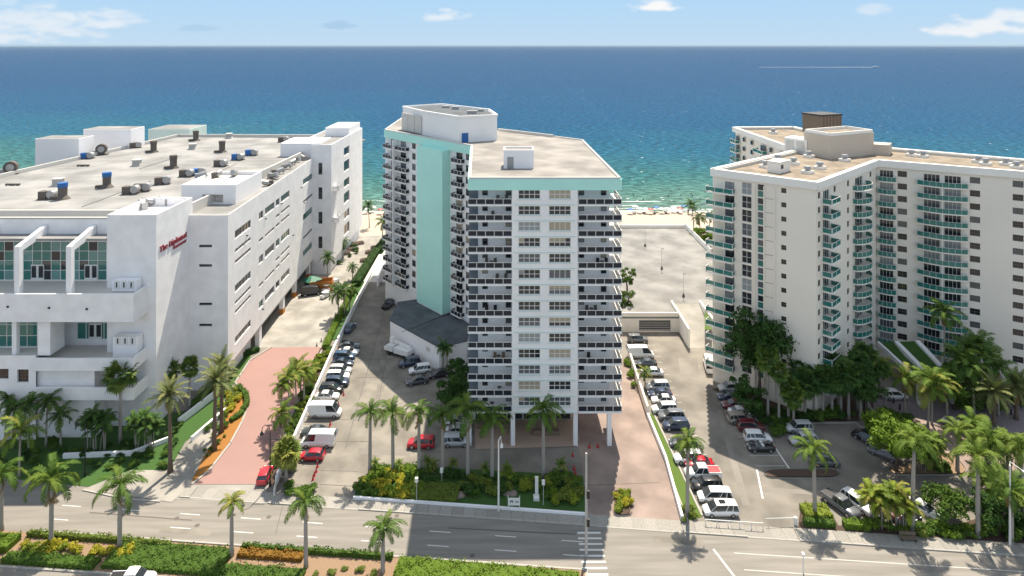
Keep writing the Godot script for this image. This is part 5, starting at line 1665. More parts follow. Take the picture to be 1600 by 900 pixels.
	scatter(xz([[-56.5, 87.6], [-51, 87.2], [-51, 85.8], [-57, 86.2]]), 9, 0.73, 0.60, 0.90, [[M.leaf_yellow, "croton", "yellow croton before the long median hedge", 0.9, "shrub"]], "median crotons")
	scatter(xz([[-26, 84.9], [-16.5, 84.2], [-16.5, 81.8], [-26, 82.4]]), 7, 1.10, 0.42, 0.72, [[M.leaf_olive, "shrub", "small dry shrub in the median gap", 0.7, "shrub"]], "median gap shrubs")
	# convention frontage
	scatter(uv([[100, 700], [255, 690], [290, 650], [262, 735], [140, 735]]), 24, 1.5, 0.7, 1.2, [[M.leaf_dark, "shrub", "dark shrub below the white convention wall", 0.75, "shrub"], [M.leaf_mid, "shrub", "green shrub below the white convention wall", 0.7, "shrub"]], "shrubs below the convention wall")
	scatter(uv([[-10, 700], [100, 690], [110, 745], [-10, 735]]), 15, 1.6, 0.7, 1.2, [[M.leaf_dark, "shrub", "dark shrub under the drooping palms", 0.8, "shrub"], [M.leaf_mid, "shrub", "green shrub under the drooping palms", 0.8, "shrub"]], "shrubs under the palms")
	scatter(uv([[355, 612], [372, 612], [378, 630], [362, 640], [346, 655], [340, 645]]), 14, 0.73, 0.66, 1.08, [[M.leaf_yellow, "croton", "bright yellow croton in the bed of the pink drive", 0.8, "shrub"], [M.leaf_lime, "croton", "lime croton in the bed of the pink drive", 0.8, "shrub"]], "crotons by the pink drive")
	hedge(uv([[372, 606], [384, 618], [386, 632], [376, 650], [360, 660]]), 1.0, 0.7, M.leaf_mid, "curved green hedge round the yellow crotons")
	scatter(uv([[325, 660], [356, 648], [352, 690], [318, 720], [306, 735], [318, 700]]), 15, 0.98, 0.60, 1.08, [[M.leaf_mid, "shrub", "green shrub in the mulch by the pink drive", 0.8, "shrub"], [M.leaf_olive, "strap_plant", "strap-leaved plant in the mulch by the pink drive", 1.0, "spiky"]], "mulch bed plants")
	hedge(uv([[372, 560], [404, 548]]), 1.3, 0.9, M.leaf_dark, "short dark hedge at the garage corner")
	hedge(uv([[300, 640], [350, 590]]), 1.6, 0.9, M.leaf_mid, "green hedge in the white-walled planter")
	# boundary beds
	scatter(uv([[496, 560], [520, 548], [468, 660], [440, 730], [415, 750], [440, 700]]), 37, 1.10, 0.72, 1.32, [[M.leaf_bright, "shrub", "bright shrub in the bed along the lot wall", 0.9, "shrub"], [M.leaf_mid, "shrub", "green shrub in the bed along the lot wall", 0.9, "shrub"], [M.leaf_lime, "shrub", "lime shrub in the bed along the lot wall", 0.9, "shrub"]], "shrubs along the lot wall")
	hedge(uv([[508, 546], [526, 505], [552, 455]]), 1.5, 1.0, M.leaf_bright, "sunny clipped hedge along the lot wall")
	hedge(uv([[556, 448], [585, 402], [604, 378]]), 2.6, 1.8, M.leaf_dark, "tall dark hedge along the ramp wall")
	scatter(uv([[440, 762], [490, 765], [492, 778], [450, 776]]), 7, 0.98, 0.72, 1.08, [[M.leaf_mid, "shrub", "green shrub behind the white picket corner", 0.9, "shrub"]], "picket corner shrubs")
	scatter(uv([[520, 400], [545, 380], [560, 395], [532, 425]]), 9, 1.83, 0.84, 1.56, [[M.leaf_dark, "shrub", "dark shrub in the service lane bed", 0.8, "shrub"], [M.leaf_mid, "shrub", "green shrub in the service lane bed", 0.8, "shrub"]], "service lane shrubs")
	# hotel beds
	scatter(uv([[1165, 640], [1240, 650], [1330, 645], [1330, 658], [1240, 662], [1212, 690], [1190, 665]]), 29, 1.34, 0.96, 1.68, [[M.leaf_dark, "shrub", "dark shrub under the palm grove", 0.9, "shrub"], [M.leaf_mid, "shrub", "green shrub under the palm grove", 0.9, "shrub"]], "shrubs under the grove")
	hedge(uv([[1254, 804], [1296, 805]]), 2.6, 0.9, M.leaf_lime, "square clipped yellow-green hedge by the lot entrance")
	hedge(uv([[1256, 820], [1304, 823]]), 1.1, 0.8, M.leaf_mid, "green hedge before the square clipped one")
	hedge(uv([[1318, 824], [1350, 826]]), 1.3, 0.9, M.leaf_bright, "bright hedge before the dark pickup")
	scatter(uv([[1350, 822], [1530, 830], [1540, 846], [1420, 838], [1350, 832]]), 27, 1.10, 0.72, 1.32, [[M.leaf_bright, "shrub", "bright shrub in the roadside bed", 0.9, "shrub"], [M.leaf_mid, "shrub", "green shrub in the roadside bed", 0.9, "shrub"], [M.leaf_olive, "shrub", "olive shrub in the roadside bed", 0.9, "shrub"]], "roadside bed shrubs")
	scatter(uv([[1535, 800], [1600, 790], [1620, 850], [1540, 840]]), 21, 1.22, 0.96, 1.56, [[M.leaf_dark, "shrub", "dark shrub beside the white street lamp", 0.9, "shrub"], [M.leaf_mid, "shrub", "green shrub beside the white street lamp", 0.9, "shrub"]], "shrubs by the street lamp")
	scatter(uv([[1440, 735], [1455, 722], [1475, 730], [1480, 740]]), 6, 1.10, 0.72, 1.08, [[M.leaf_mid, "shrub", "green shrub on the kerbed island", 0.8, "shrub"]], "island shrubs")
	scatter(uv([[1380, 655], [1420, 660], [1425, 700], [1385, 715], [1370, 690]]), 15, 1.46, 1.32, 2.16, [[M.leaf_bright, "shrub", "large bright shrub between lot and hotel drive", 1.0, "shrub"], [M.leaf_mid, "shrub", "large green shrub between lot and hotel drive", 1.0, "shrub"]], "shrubs by the hotel drive")
	scatter(uv([[1470, 600], [1600, 580], [1600, 640], [1500, 650]]), 19, 2.44, 1.44, 2.64, [[M.leaf_dark, "shrub", "dark shrub between forecourt palms", 1.0, "shrub"], [M.leaf_mid, "shrub", "green shrub between forecourt palms", 1.0, "shrub"]], "forecourt shrubs")

# ---------------------------------------------------------------- vehicles: forward is +x
func loft(rings: Array, caps := true) -> ArrayMesh:
	var st := begin(true)
	var n: int = rings[0].size()
	for i in rings.size() - 1:
		for k in n:
			var j := (k + 1) % n
			quad(st, rings[i][k], rings[i][j], rings[i + 1][j], rings[i + 1][k])
	if caps:
		st.set_smooth_group(-1)
		for e in [0, rings.size() - 1]:
			var c := Vector3.ZERO
			for p in rings[e]: c += p / n
			for k in n:
				if e == 0: tri(st, c, rings[e][(k + 1) % n], rings[e][k])
				else: tri(st, c, rings[e][k], rings[e][(k + 1) % n])
	return done(st)

func car_parts(kind: String) -> Dictionary:
	var key := "car_" + kind
	if cache.has(key): return cache[key]
	# length, width, sill, belt, roof; profile of the deck [x share from rear, height]; cabin base rear/front and roof rear/front as shares; side glass from/to
	var K: Dictionary = {
		"sedan": {"l": 4.7, "w": 1.82, "belt": 0.98, "roof": 1.44, "deck": [[0.0, 0.75], [0.03, 0.95], [0.18, 1.0], [0.5, 0.99], [0.7, 0.94], [0.9, 0.82], [0.98, 0.68], [1.0, 0.55]], "cab": [0.11, 0.74, 0.3, 0.56], "wheel": 0.33},
		"suv": {"l": 4.7, "w": 1.9, "belt": 1.1, "roof": 1.72, "deck": [[0.0, 0.9], [0.02, 1.1], [0.2, 1.12], [0.5, 1.1], [0.72, 1.06], [0.92, 0.96], [0.985, 0.8], [1.0, 0.62]], "cab": [0.01, 0.77, 0.07, 0.61], "wheel": 0.37},
		"hatch": {"l": 4.1, "w": 1.78, "belt": 0.98, "roof": 1.5, "deck": [[0.0, 0.8], [0.02, 0.98], [0.2, 1.0], [0.5, 0.99], [0.72, 0.95], [0.92, 0.84], [0.985, 0.7], [1.0, 0.55]], "cab": [0.02, 0.78, 0.13, 0.58], "wheel": 0.32},
		"minivan": {"l": 5.1, "w": 1.98, "belt": 1.05, "roof": 1.75, "deck": [[0.0, 0.9], [0.02, 1.04], [0.2, 1.06], [0.5, 1.05], [0.75, 1.02], [0.92, 0.88], [0.985, 0.72], [1.0, 0.55]], "cab": [0.01, 0.84, 0.06, 0.65], "wheel": 0.35},
		"van": {"l": 5.8, "w": 2.05, "belt": 1.3, "roof": 2.45, "deck": [[0.0, 1.2], [0.01, 1.3], [0.2, 1.3], [0.5, 1.3], [0.78, 1.28], [0.93, 1.08], [0.985, 0.85], [1.0, 0.6]], "cab": [0.005, 0.9, 0.02, 0.74], "wheel": 0.36},
		"pickup": {"l": 5.7, "w": 2.0, "belt": 1.12, "roof": 1.88, "deck": [[0.0, 1.0], [0.01, 1.1], [0.2, 1.12], [0.5, 1.12], [0.72, 1.12], [0.93, 1.06], [0.985, 0.9], [1.0, 0.65]], "cab": [0.36, 0.78, 0.4, 0.64], "wheel": 0.4},
		"open": {"l": 4.5, "w": 1.85, "belt": 0.95, "roof": 1.3, "deck": [[0.0, 0.75], [0.03, 0.92], [0.2, 0.97], [0.5, 0.9], [0.62, 0.94], [0.9, 0.82], [0.98, 0.68], [1.0, 0.55]], "cab": [0.5, 0.72, 0.53, 0.6], "wheel": 0.34}}[kind]
	var L: float = K.l; var W: float = K.w / 2
	var rings := []
	for q in K.deck:
		var s: float = q[0]
		var x := (s - 0.5) * L
		var e := minf(minf(s, 1.0 - s) / 0.12, 1.0)
		var w := W * (0.82 + 0.18 * sqrt(e))
		var hb: float = q[1]
		var y0 := 0.24 + (1.0 - e) * 0.06
		var ym := y0 + (hb - y0) * 0.45
		var r := []
		for p in [[-0.92, y0], [-1.0, ym], [-0.97, hb - 0.07], [-0.88, hb], [0.88, hb], [0.97, hb - 0.07], [1.0, ym], [0.92, y0]]:
			r.append(Vector3(x, p[1], p[0] * w))
		rings.append(r)
	var d := {"body": loft(rings), "l": L, "w": K.w, "wheel": K.wheel}
	var c: Array = K.cab
	var bx := [(c[0] - 0.5) * L, (c[1] - 0.5) * L]
	var rx := [(c[2] - 0.5) * L, (c[3] - 0.5) * L]
	var b: float = K.belt - 0.06
	var t: float = K.roof
	var wb := W * 0.93
	var wt := W * (0.74 if kind != "van" else 0.86)
	# cabin: glass hull, a roof panel and pillars
	var st := begin()
	var A := Vector3(bx[0], b, wb); var B := Vector3(bx[1], b, wb); var C := Vector3(rx[1], t - 0.06, wt); var D := Vector3(rx[0], t - 0.06, wt)
	var mir := func(p: Vector3) -> Vector3: return Vector3(p.x, p.y, -p.z)
	var mA: Vector3 = mir.call(A); var mB: Vector3 = mir.call(B); var mC: Vector3 = mir.call(C); var mD: Vector3 = mir.call(D)
	quad(st, A, D, C, B)
	quad(st, mB, mC, mD, mA)
	d.side_glass = done(st)
	st = begin(); quad(st, B, C, mC, mB); d.windshield = done(st)
	st = begin(); quad(st, mA, mD, D, A); d.rear_glass = done(st)
	var rr := []
	for q in [[0.0, 0.0, 0.97], [0.06, 0.05, 1.0], [0.5, 0.085, 1.02], [0.94, 0.05, 1.0], [1.0, 0.0, 0.97]]:
		var x := lerpf(rx[0] - 0.04, rx[1] + 0.04, q[0])
		var r := []
		for p in [[-1.0, -0.09], [-1.0, -0.02], [-0.8, 0.0], [0.8, 0.0], [1.0, -0.02], [1.0, -0.09]]:
			r.append(Vector3(x, t + p[1] + q[1] - 0.03, p[0] * wt * q[2]))
		rr.append(r)
	d.roof = loft(rr)
	st = begin()
	var posts := [[0.0, 0.0, 0.12], [1.0, 1.0, 0.1], [0.48, 0.42, 0.1]]
	if kind == "van": posts = [[0.0, 0.0, 0.12], [1.0, 1.0, 0.1], [0.3, 0.3, 3.4]]
	if kind == "suv" or kind == "minivan": posts.append([0.24, 0.2, 0.09])
	if kind == "open": posts = [[1.0, 1.0, 0.08]]
	for q in posts:
		for s in [-1.0, 1.0]:
			var lo := Vector3(lerpf(bx[0], bx[1], q[0]), b, (wb + 0.012) * s)
			var hi := Vector3(lerpf(rx[0], rx[1], q[1]), t - 0.05, (wt + 0.012) * s)
			var h := Vector3(q[2] / 2, 0, 0)
			quad(st, lo - h, hi - h, hi + h, lo + h)
	d.pillars = done(st)
	var wheel := begin()
	add_tube(wheel, [Vector3(0, 0, -0.11), Vector3(0, 0, -0.08), Vector3(0, 0, 0.08), Vector3(0, 0, 0.11)], [K.wheel * 0.9, K.wheel, K.wheel, K.wheel * 0.9], 16)
	d.tyre = done(wheel)
	var rim := begin()
	add_cyl(rim, Vector3(0, 0, -0.117), Vector3(0, 0, 0.117), K.wheel * 0.62, 12)
	d.rim = done(rim)
	cache[key] = d
	return d

func car(u: float, v: float, kind: String, paint: String, turn_deg: float, label: String, group := "parked cars", extra := "") -> Node3D:
	var d := car_parts(kind)
	var a := deg_to_rad(turn_deg)
	var p := at(u, v)
	var reach: float = absf(sin(a)) * d.l / 2 + absf(cos(a)) * d.w / 2
	p = at(u, 71.0 + 69000.0 / (-p.z + reach))
	p.y = 0.025
	var names := {"sedan": "parked_car", "suv": "parked_suv", "hatch": "parked_car", "minivan": "parked_minivan", "van": "parked_van", "pickup": "pickup_truck", "open": "parked_convertible"}
	var cats := {"sedan": "car", "suv": "car", "hatch": "car", "minivan": "minivan", "van": "van", "pickup": "pickup truck", "open": "car"}
	var t := thing(names[kind], label, cats[kind], group, p, a)
	var m: Material = M["car_" + paint]
	part(t, "body", d.body, m)
	part(t, "side_window", d.side_glass, M.car_glass)
	part(t, "windshield", d.windshield, M.car_glass)
	part(t, "rear_window", d.rear_glass, M.car_glass)
	part(t, "pillar", d.pillars, m)
	if kind != "open":
		part(t, "roof", d.roof, M.car_white if extra == "white_top" else m)
	for s in [[0.31, 1], [0.31, -1], [-0.3, 1], [-0.3, -1]]:
		var w := part(t, "wheel", d.tyre, M.tyre, move(Vector3(s[0] * d.l, d.wheel, s[1] * (d.w / 2 - 0.1))))
		part(w, "rim", d.rim, M.rim)
	for s in [-1, 1]:
		part(t, "headlight", box(0.12, 0.16, 0.36), M.lens, move(Vector3(d.l / 2 - 0.12, 0.68 if kind != "van" else 0.85, s * (d.w / 2 - 0.36))))
		part(t, "taillight", box(0.1, 0.26, 0.24), M.tail, move(Vector3(-d.l / 2 + 0.06, 0.85, s * (d.w / 2 - 0.3))))
		part(t, "mirror", box(0.12, 0.14, 0.2), m, move(Vector3(d.l * 0.19, 1.02, s * (d.w / 2 + 0.06))))
	part(t, "bumper", box(0.1, 0.2, d.w * 0.7), M.black, move(Vector3(d.l / 2 - 0.04, 0.38, 0)))
	if kind == "pickup":
		part(t, "bed", box(1.9, 0.06, 1.6), M.red if extra == "red_bed" else M.black, move(Vector3(-d.l / 2 + 1.1, 1.14, 0)))
		for s in [-0.86, 0.86]:
			part(t, "bed_rail", box(2.0, 0.14, 0.1), m, move(Vector3(-d.l / 2 + 1.1, 1.18, s)))
	if kind == "open":
		for s in [-0.4, 0.4]:
			part(t, "seat", box(0.5, 0.5, 0.5), M.coping, move(Vector3(-0.1, 1.0, s)))
	if extra == "sunroof":
		part(t, "sunroof", box(0.9, 0.02, 0.8), M.car_glass, move(Vector3(-0.2, 1.83, 0)))
	return t

func make_cars() -> void:
	var g := "cars in the walled lot"
	car(509, 655, "van", "white", 0, "white passenger van, longest vehicle in the walled lot row", g)
	car(511, 628, "sedan", "white", 2, "white sedan beside the long white passenger van", g)
	car(518, 617, "suv", "black", 1, "black SUV, second from the long white passenger van", g)
	car(527, 606, "suv", "navy", 0, "navy SUV, third from the long white passenger van", g)
	car(528, 597, "suv", "white", 3, "white SUV, fourth from the long white passenger van", g)
	car(532, 587, "suv", "silver", 0, "silver SUV, fifth from the long white passenger van", g)
	car(535, 575, "sedan", "navy", -2, "navy sedan, sixth from the long white passenger van", g)
	car(538, 565, "suv", "blue", 1, "dark blue SUV, seventh from the long white passenger van", g)
	car(544, 557, "sedan", "white", 0, "white sedan, eighth from the long white passenger van", g)
	car(545, 548, "sedan", "slate", 2, "slate sedan at the motorcycle end of the row", g)
	car(547, 523, "sedan", "blue", 84, "dark blue car parked lengthwise along the shaded wall", g)
	car(607, 486, "pickup", "black", 80, "black pickup parked in shade beside the ramp", g)
	car(497, 702, "van", "white", 180, "white cargo van with its nose to the lot wall", g)
	car(491, 684, "sedan", "slate", 180, "slate sedan behind the white cargo van", g)
	car(487, 723, "hatch", "red", 180, "red hatchback beside the white cargo van", g)
	car(414, 762, "hatch", "red", 95, "red hatchback at the foot of the pink drive", "")
	g = "cars by the annex"
	car(640, 577, "suv", "navy", 196, "navy SUV by the annex wall", g)
	car(656, 588, "suv", "white", 194, "white SUV by the annex wall", g)
	car(652, 606, "sedan", "slate", 198, "slate car in the open beside the annex SUVs", g)
	car(686, 595, "sedan", "black", 200, "black car at the annex corner", g)
	bucket_truck(at(625, 556))
	g = "cars by the tower lobby"
	car(658, 704, "suv", "red", 178, "bright red SUV under the royal palms", g)
	car(713, 701, "suv", "silver", 2, "silver SUV beside the tower lobby", g)
	car(716, 683, "sedan", "silver", 0, "silver sedan behind the silver lobby SUV", g)
	car(712, 668, "sedan", "white", 0, "white sedan deepest in the lobby parking", g)
	g = "cars in the sunny row along the grass strip"
	car(1126, 811, "minivan", "white", 180, "white minivan with sunroof next to the white barrier rail", g, "sunroof")
	car(1117, 790, "minivan", "white", 178, "white minivan without sunroof beside the black SUV", g)
	car(1104, 771, "suv", "black", 181, "black SUV between white minivan and two-tone pickup", g)
	car(1098, 752, "pickup", "white", 180, "white pickup with red bed in the sunny row", g, "red_bed")
	car(1092, 735, "sedan", "red", 180, "red sedan beside the two-tone pickup", g)
	car(1075, 728, "suv", "white", 183, "white SUV under the grass-strip palm", g)
	car(1067, 702, "sedan", "slate", 180, "slate sedan with empty stalls on both sides", g)
	car(1056, 675, "suv", "navy", 181, "navy SUV beside the dark grey one", g)
	car(1049, 660, "suv", "grey", 180, "dark grey SUV between navy SUV and white SUV", g)
	car(1038, 649, "suv", "white", 182, "white SUV beside the dark grey one", g)
	car(1037, 634, "sedan", "white", 178, "white sedan between white SUV and navy sedan", g)
	car(1031, 624, "sedan", "navy", 180, "navy sedan between white and silver cars", g)
	car(1027, 613, "suv", "silver", 181, "silver SUV beside the navy sedan", g)
	car(1019, 590, "sedan", "white", 176, "white sedan beside the short palm", g)
	car(1009, 575, "sedan", "slate", 180, "slate sedan next to the white work van", g)
	car(1001, 562, "van", "white", 2, "white work van near the deck wall", g)
	car(996, 537, "suv", "grey", 0, "grey SUV closest to the deck grille", g)
	car(1108, 587, "van", "white", 80, "white box van at the cream tower service door", "")
	g = "cars in the shaded row"
	car(1141, 615, "suv", "silver", 180, "silver SUV at the cream tower wall in shade", g)
	car(1140, 628, "sedan", "navy", 180, "navy sedan beside the shaded silver SUV", g)
	car(1147, 641, "sedan", "maroon", 181, "maroon sedan in the shaded row", g)
	car(1158, 653, "sedan", "white", 0, "white coupe between maroon sedan and champagne SUV", g)
	car(1157, 665, "suv", "champagne", 1, "champagne SUV in the shaded row", g)
	car(1173, 677, "suv", "maroon", 0, "maroon SUV in the shaded row", g)
	car(1184, 695, "suv", "white", 358, "white SUV between maroon SUV and open car", g)
	car(1189, 709, "open", "black", 180, "black open-top car at the end of the shaded row", g)
	g = "cars in the middle lot"
	car(1248, 679, "suv", "silver", 180, "silver SUV under the clipped palms", g)
	car(1255, 699, "suv", "silver", 182, "silver SUV beside the island", g)
	car(1288, 732, "suv", "grey", 0, "dark grey SUV against the kerbed island", g)
	car(1354, 703, "suv", "black", 130, "black SUV at the edge of the shaded lot", g)
	car(1371, 713, "sedan", "slate", 130, "slate sedan half under the bright tree", g)
	car(1381, 728, "sedan", "grey", 135, "grey sedan deepest under the bright tree", g)
	g = "cars parked nose to the road"
	car(1313, 818, "pickup", "grey", 297, "dark grey pickup parked nose to the road", g)
	car(1340, 812, "suv", "white", 297, "white SUV parked beside the grey pickup", g)
	car(1382, 820, "sedan", "maroon", 298, "maroon sedan half hidden by clump palms", g)
	car(1411, 823, "sedan", "black", 298, "black sedan behind the clump palms", g)
	car(1443, 821, "sedan", "white", 299, "white sedan parked beside the empty stall", g)
	car(1495, 682, "sedan", "white", 305, "white car turning out of the hotel drive", "")
	car(1397, 627, "suv", "white", 0, "white SUV under the grass-roofed canopy", "")
	car(205, 927, "pickup", "white", 3, "white pickup driving past the median", "")
	car(487, 465, "van", "black", 20, "dark van beside the green roofed kiosk", "")

func bucket_truck(p: Vector3) -> void:
	var t := thing("bucket_truck", "white utility truck with a folded boom beside the annex", "truck", "", p, deg_to_rad(150))
	bpart(t, "chassis", Vector3(6.4, 0.35, 2.0), Vector3(0, 0.75, 0), M.black)
	bpart(t, "cab", Vector3(1.7, 1.3, 2.0), Vector3(2.2, 1.55, 0), M.car_white)
	bpart(t, "hood", Vector3(1.0, 0.7, 1.8), Vector3(3.4, 1.25, 0), M.car_white)
	bpart(t, "windshield", Vector3(0.06, 0.6, 1.7), Vector3(3.07, 1.85, 0), M.car_glass)
	bpart(t, "body", Vector3(4.0, 1.1, 2.1), Vector3(-1.0, 1.4, 0), M.car_white)
	part(t, "boom", box(5.0, 0.35, 0.35), M.car_white, Transform3D(Basis(Vector3.BACK, 0.12), Vector3(-0.3, 2.6, 0.3)))
	part(t, "bucket", box(0.9, 1.0, 0.9), M.car_white, move(Vector3(2.4, 3.0, 0.3)))
	for s in [[2.3, 1], [2.3, -1], [-2.0, 1], [-2.0, -1]]:
		var st := begin()
		add_cyl(st, Vector3(s[0], 0.48, s[1] * 0.85), Vector3(s[0], 0.48, s[1] * 1.08), 0.48, 14)
		part(t, "wheel", done(st), M.tyre)

# ---------------------------------------------------------------- street furniture, walls, beach
func make_small_things() -> void:
	for w in [[[[526, 540], [462, 686], [432, 756]], 0.4, 1.3, M.white, "low white wall between the walled lot and the pink drive"], [[[528, 538], [560, 470], [580, 432], [600, 402], [614, 372]], 0.4, 1.5, M.white, "white wall climbing along the shaded ramp"], [[[985, 566], [1012, 650]], 0.35, 1.9, M.cream, "cream driveway wall beside the parked cars"], [[[1012, 652], [1040, 720], [1066, 815]], 0.35, 0.9, M.white, "low white wall along the grass strip"], [[[553, 780], [790, 797], [914, 806]], 0.3, 0.45, M.white, "low white kerb wall before the tower garden"], [[[280, 664], [352, 608]], 0.5, 1.2, M.white, "white planter wall on the convention corner"], [[[300, 690], [352, 645]], 0.4, 0.9, M.white, "white walkway wall by the yellow crotons"], [[[100, 716], [205, 712], [262, 690]], 0.4, 0.8, M.white, "low white planter wall under the balconies"], [[[1222, 662], [1336, 661], [1345, 668], [1383, 671]], 0.25, 0.2, M.kerb, "pale kerb wall round the shaded lot"]]:
		var st := begin()
		wall_along(st, uv(w[0]), w[1], 0.0, w[2])
		single("garden_wall", done(st), w[3], w[4], "wall")
	# ramp pieces at the shaded lot
	var rm := thing("garage_ramp", "pale blue-grey garage ramp between white walls beside the tower", "ramp")
	var rs := begin()
	var q := [at(567, 441), at(605, 441), at(612, 405), at(592, 405)]
	quad(rs, q[0] + Vector3(0, 0.04, 0), q[3] + Vector3(0, 1.6, 0), q[2] + Vector3(0, 1.6, 0), q[1] + Vector3(0, 0.04, 0))
	part(rm, "ramp_slab", done(rs), M.coping)
	var rw := begin()
	wall_along(rw, uv([[590, 448], [607, 408]]), 0.4, 0, 2.4)
	part(rm, "divider_wall", done(rw), M.white)
	# lane yard: container, kiosk, carts
	var ct := thing("skip_container", "orange open skip beside the white garage wall", "skip", "", at(503, 452), 0.15)
	for s in [[Vector3(6.0, 2.6, 0.15), Vector3(0, 1.4, -1.6)], [Vector3(6.0, 2.6, 0.15), Vector3(0, 1.4, 1.6)], [Vector3(0.15, 2.6, 3.1), Vector3(-2.95, 1.4, 0)], [Vector3(0.15, 2.6, 3.1), Vector3(2.95, 1.4, 0)]]:
		bpart(ct, "side", s[0], s[1], M.orange)
	bpart(ct, "floor", Vector3(5.8, 0.15, 3.0), Vector3(0, 0.3, 0), M.orange)
	var ks := thing("kiosk", "small kiosk with green hipped canvas roof in the loading yard", "kiosk", "", at(487, 450), 0.2)
	bpart(ks, "wall", Vector3(3.6, 2.4, 3.2), Vector3(0, 1.2, 0), M.black)
	part(ks, "roof", tube([Vector3(0, 2.4, 0), Vector3(0, 3.4, 0)], [3.2, 0.7], 4), M.green_tarp)
	for c in [[511, 455, 3.4, 1.9], [508, 465, 3.0, 1.6], [523, 443, 2.4, 1.2]]:
		var cart := thing("utility_cart", "white utility cart with flat canopy in the loading yard", "cart", "carts in the loading yard", at(c[0], c[1]), 1.2)
		bpart(cart, "body", Vector3(c[2], 0.7, 1.4), Vector3(0, 0.65, 0), M.car_white)
		bpart(cart, "canopy", Vector3(c[2] * 0.7, 0.1, 1.4), Vector3(0.2, c[3], 0), M.car_white)
		for s in [[-1, -1], [1, -1], [-1, 1], [1, 1]]:
			bpart(cart, "post", Vector3(0.07, c[3] - 0.9, 0.07), Vector3(0.2 + s[0] * c[2] * 0.3, (c[3] + 0.9) / 2, s[1] * 0.6), M.black)
			var ws := begin()
			add_cyl(ws, Vector3(s[0] * c[2] * 0.35, 0.28, s[1] * 0.55), Vector3(s[0] * c[2] * 0.35, 0.28, s[1] * 0.72), 0.28, 12)
			part(cart, "wheel", done(ws), M.tyre)
	for c in [[545, 392], [550, 385], [538, 398], [560, 382], [580, 395], [588, 388], [572, 408]]:
		var pb := thing("lane_planter", "tan block planter along the service lane", "planter", "planters along the lane", at(c[0], c[1]), 0.6)
		bpart(pb, "block", Vector3(3.6, 0.9, 1.6), Vector3(0, 0.45, 0), M.drive)
		bpart(pb, "soil", Vector3(3.2, 0.1, 1.2), Vector3(0, 0.92, 0), M.soil)
	# lamp posts
	for c in [[133, 745, 648, "black swan-neck lamp post before the white balconies"], [422, 760, 662, "black swan-neck lamp post at the foot of the pink drive"]]:
		var p := at(c[0], c[1])
		var H: float = CAM_H - (c[2] - HORIZON) * (-p.z) / 1000.0
		var o := thing("street_lamp", c[3], "lamp post", "", p)
		part(o, "pole", tube([Vector3.ZERO, Vector3(0, 0.8, 0), Vector3(0, 0.85, 0), Vector3(0, H - 1.2, 0)], [0.2, 0.16, 0.1, 0.07]), M.black)
		var neck := []
		for i in 9:
			var a := PI * i / 8.0
			neck.append(Vector3(-0.65 + 0.65 * cos(a), H - 1.2 + 1.0 * sin(a), 0))
		part(o, "neck", tube(neck, [0.06, 0.06, 0.06, 0.06, 0.06, 0.06, 0.06, 0.06, 0.06]), M.black)
		part(o, "lamp_head", tube([Vector3(-1.3, H - 1.2, 0), Vector3(-1.3, H - 1.6, 0), Vector3(-1.3, H - 1.75, 0)], [0.1, 0.32, 0.3], 10), M.black)
		if c[0] > 200:
			bpart(o, "crossarm", Vector3(1.9, 0.1, 0.1), Vector3(0.8, H - 2.4, 0), M.black)
	for c in [[779, 800, 687, "slim white street lamp on the tower pavement"], [1578, 853, 727, "slim white street lamp in the roadside bed"]]:
		var p := at(c[0], c[1])
		var H: float = CAM_H - (c[2] - HORIZON) * (-p.z) / 1000.0
		var o := thing("street_lamp", c[3], "lamp post", "", p)
		part(o, "pole", tube([Vector3.ZERO, Vector3(0, H, 0)], [0.16, 0.09]), M.lamp_white)
		bpart(o, "foot", Vector3(0.6, 0.3, 0.6), Vector3(0, 0.15, 0), M.kerb)
		part(o, "arm", tube([Vector3(0, H - 0.1, 0), Vector3(0.3, H + 0.25, -0.4), Vector3(0.5, H + 0.35, 1.8)], [0.06, 0.05, 0.05], 6), M.lamp_white)
		bpart(o, "lamp_head", Vector3(0.35, 0.14, 0.8), Vector3(0.5, H + 0.33, 2.0), M.lamp_white)
	var tp := at(916, 868)
	var th: float = CAM_H - (708.0 - HORIZON) * (-tp.z) / 1000.0
	var tl := thing("traffic_pole", "tall weathered wooden pole carrying signals at the crossing", "pole", "", tp)
	part(tl, "pole", tube([Vector3.ZERO, Vector3(0, th, 0)], [0.2, 0.14]), M.pole)
	for h in [4.6, 8.4]:
		var sg := bpart(tl, "signal_head", Vector3(0.36, 1.0, 0.3), Vector3(0.25, h, 0.2), M.black)
		for i in 3:
			part(sg, "lens", box(0.2, 0.22, 0.05), M.red if i == 2 else M.green_tarp, move(Vector3(0, -0.3 + i * 0.3, -0.16)))
	var np := at(1255, 895)
	var nl := thing("street_lamp", "slim white street lamp rising beside the far traffic lane", "lamp post", "", np)
	part(nl, "pole", tube([Vector3.ZERO, Vector3(0, 2.4, 0)], [0.09, 0.07]), M.lamp_white)
	bpart(nl, "lamp_head", Vector3(0.3, 0.2, 0.5), Vector3(0, 2.45, 0), M.lamp_white)
	for c in [[651, 786, 4.0], [849, 790, 4.0], [690, 757, 2.4]]:
		var o := thing("garden_lamp", "white globe garden lamp on a thin post in the tower garden", "lamp", "garden lamps", at(c[0], c[1]))
		part(o, "post", tube([Vector3.ZERO, Vector3(0, c[2] * 0.8, 0)], [0.06, 0.05], 6), M.pole)
		bpart(o, "lantern", Vector3(0.45, 0.6, 0.45), Vector3(0, c[2] * 0.8 + 0.3, 0), M.lamp_white)
	# sign boards in the garden
	var sp := at(803, 800)
	var sb := thing("sign_board", "white two-post notice board before the tower garden", "sign", "", sp)
	for x in [-0.85, 0.85]:
		bpart(sb, "post", Vector3(0.09, 2.4, 0.09), Vector3(x, 1.2, 0), M.lamp_white)
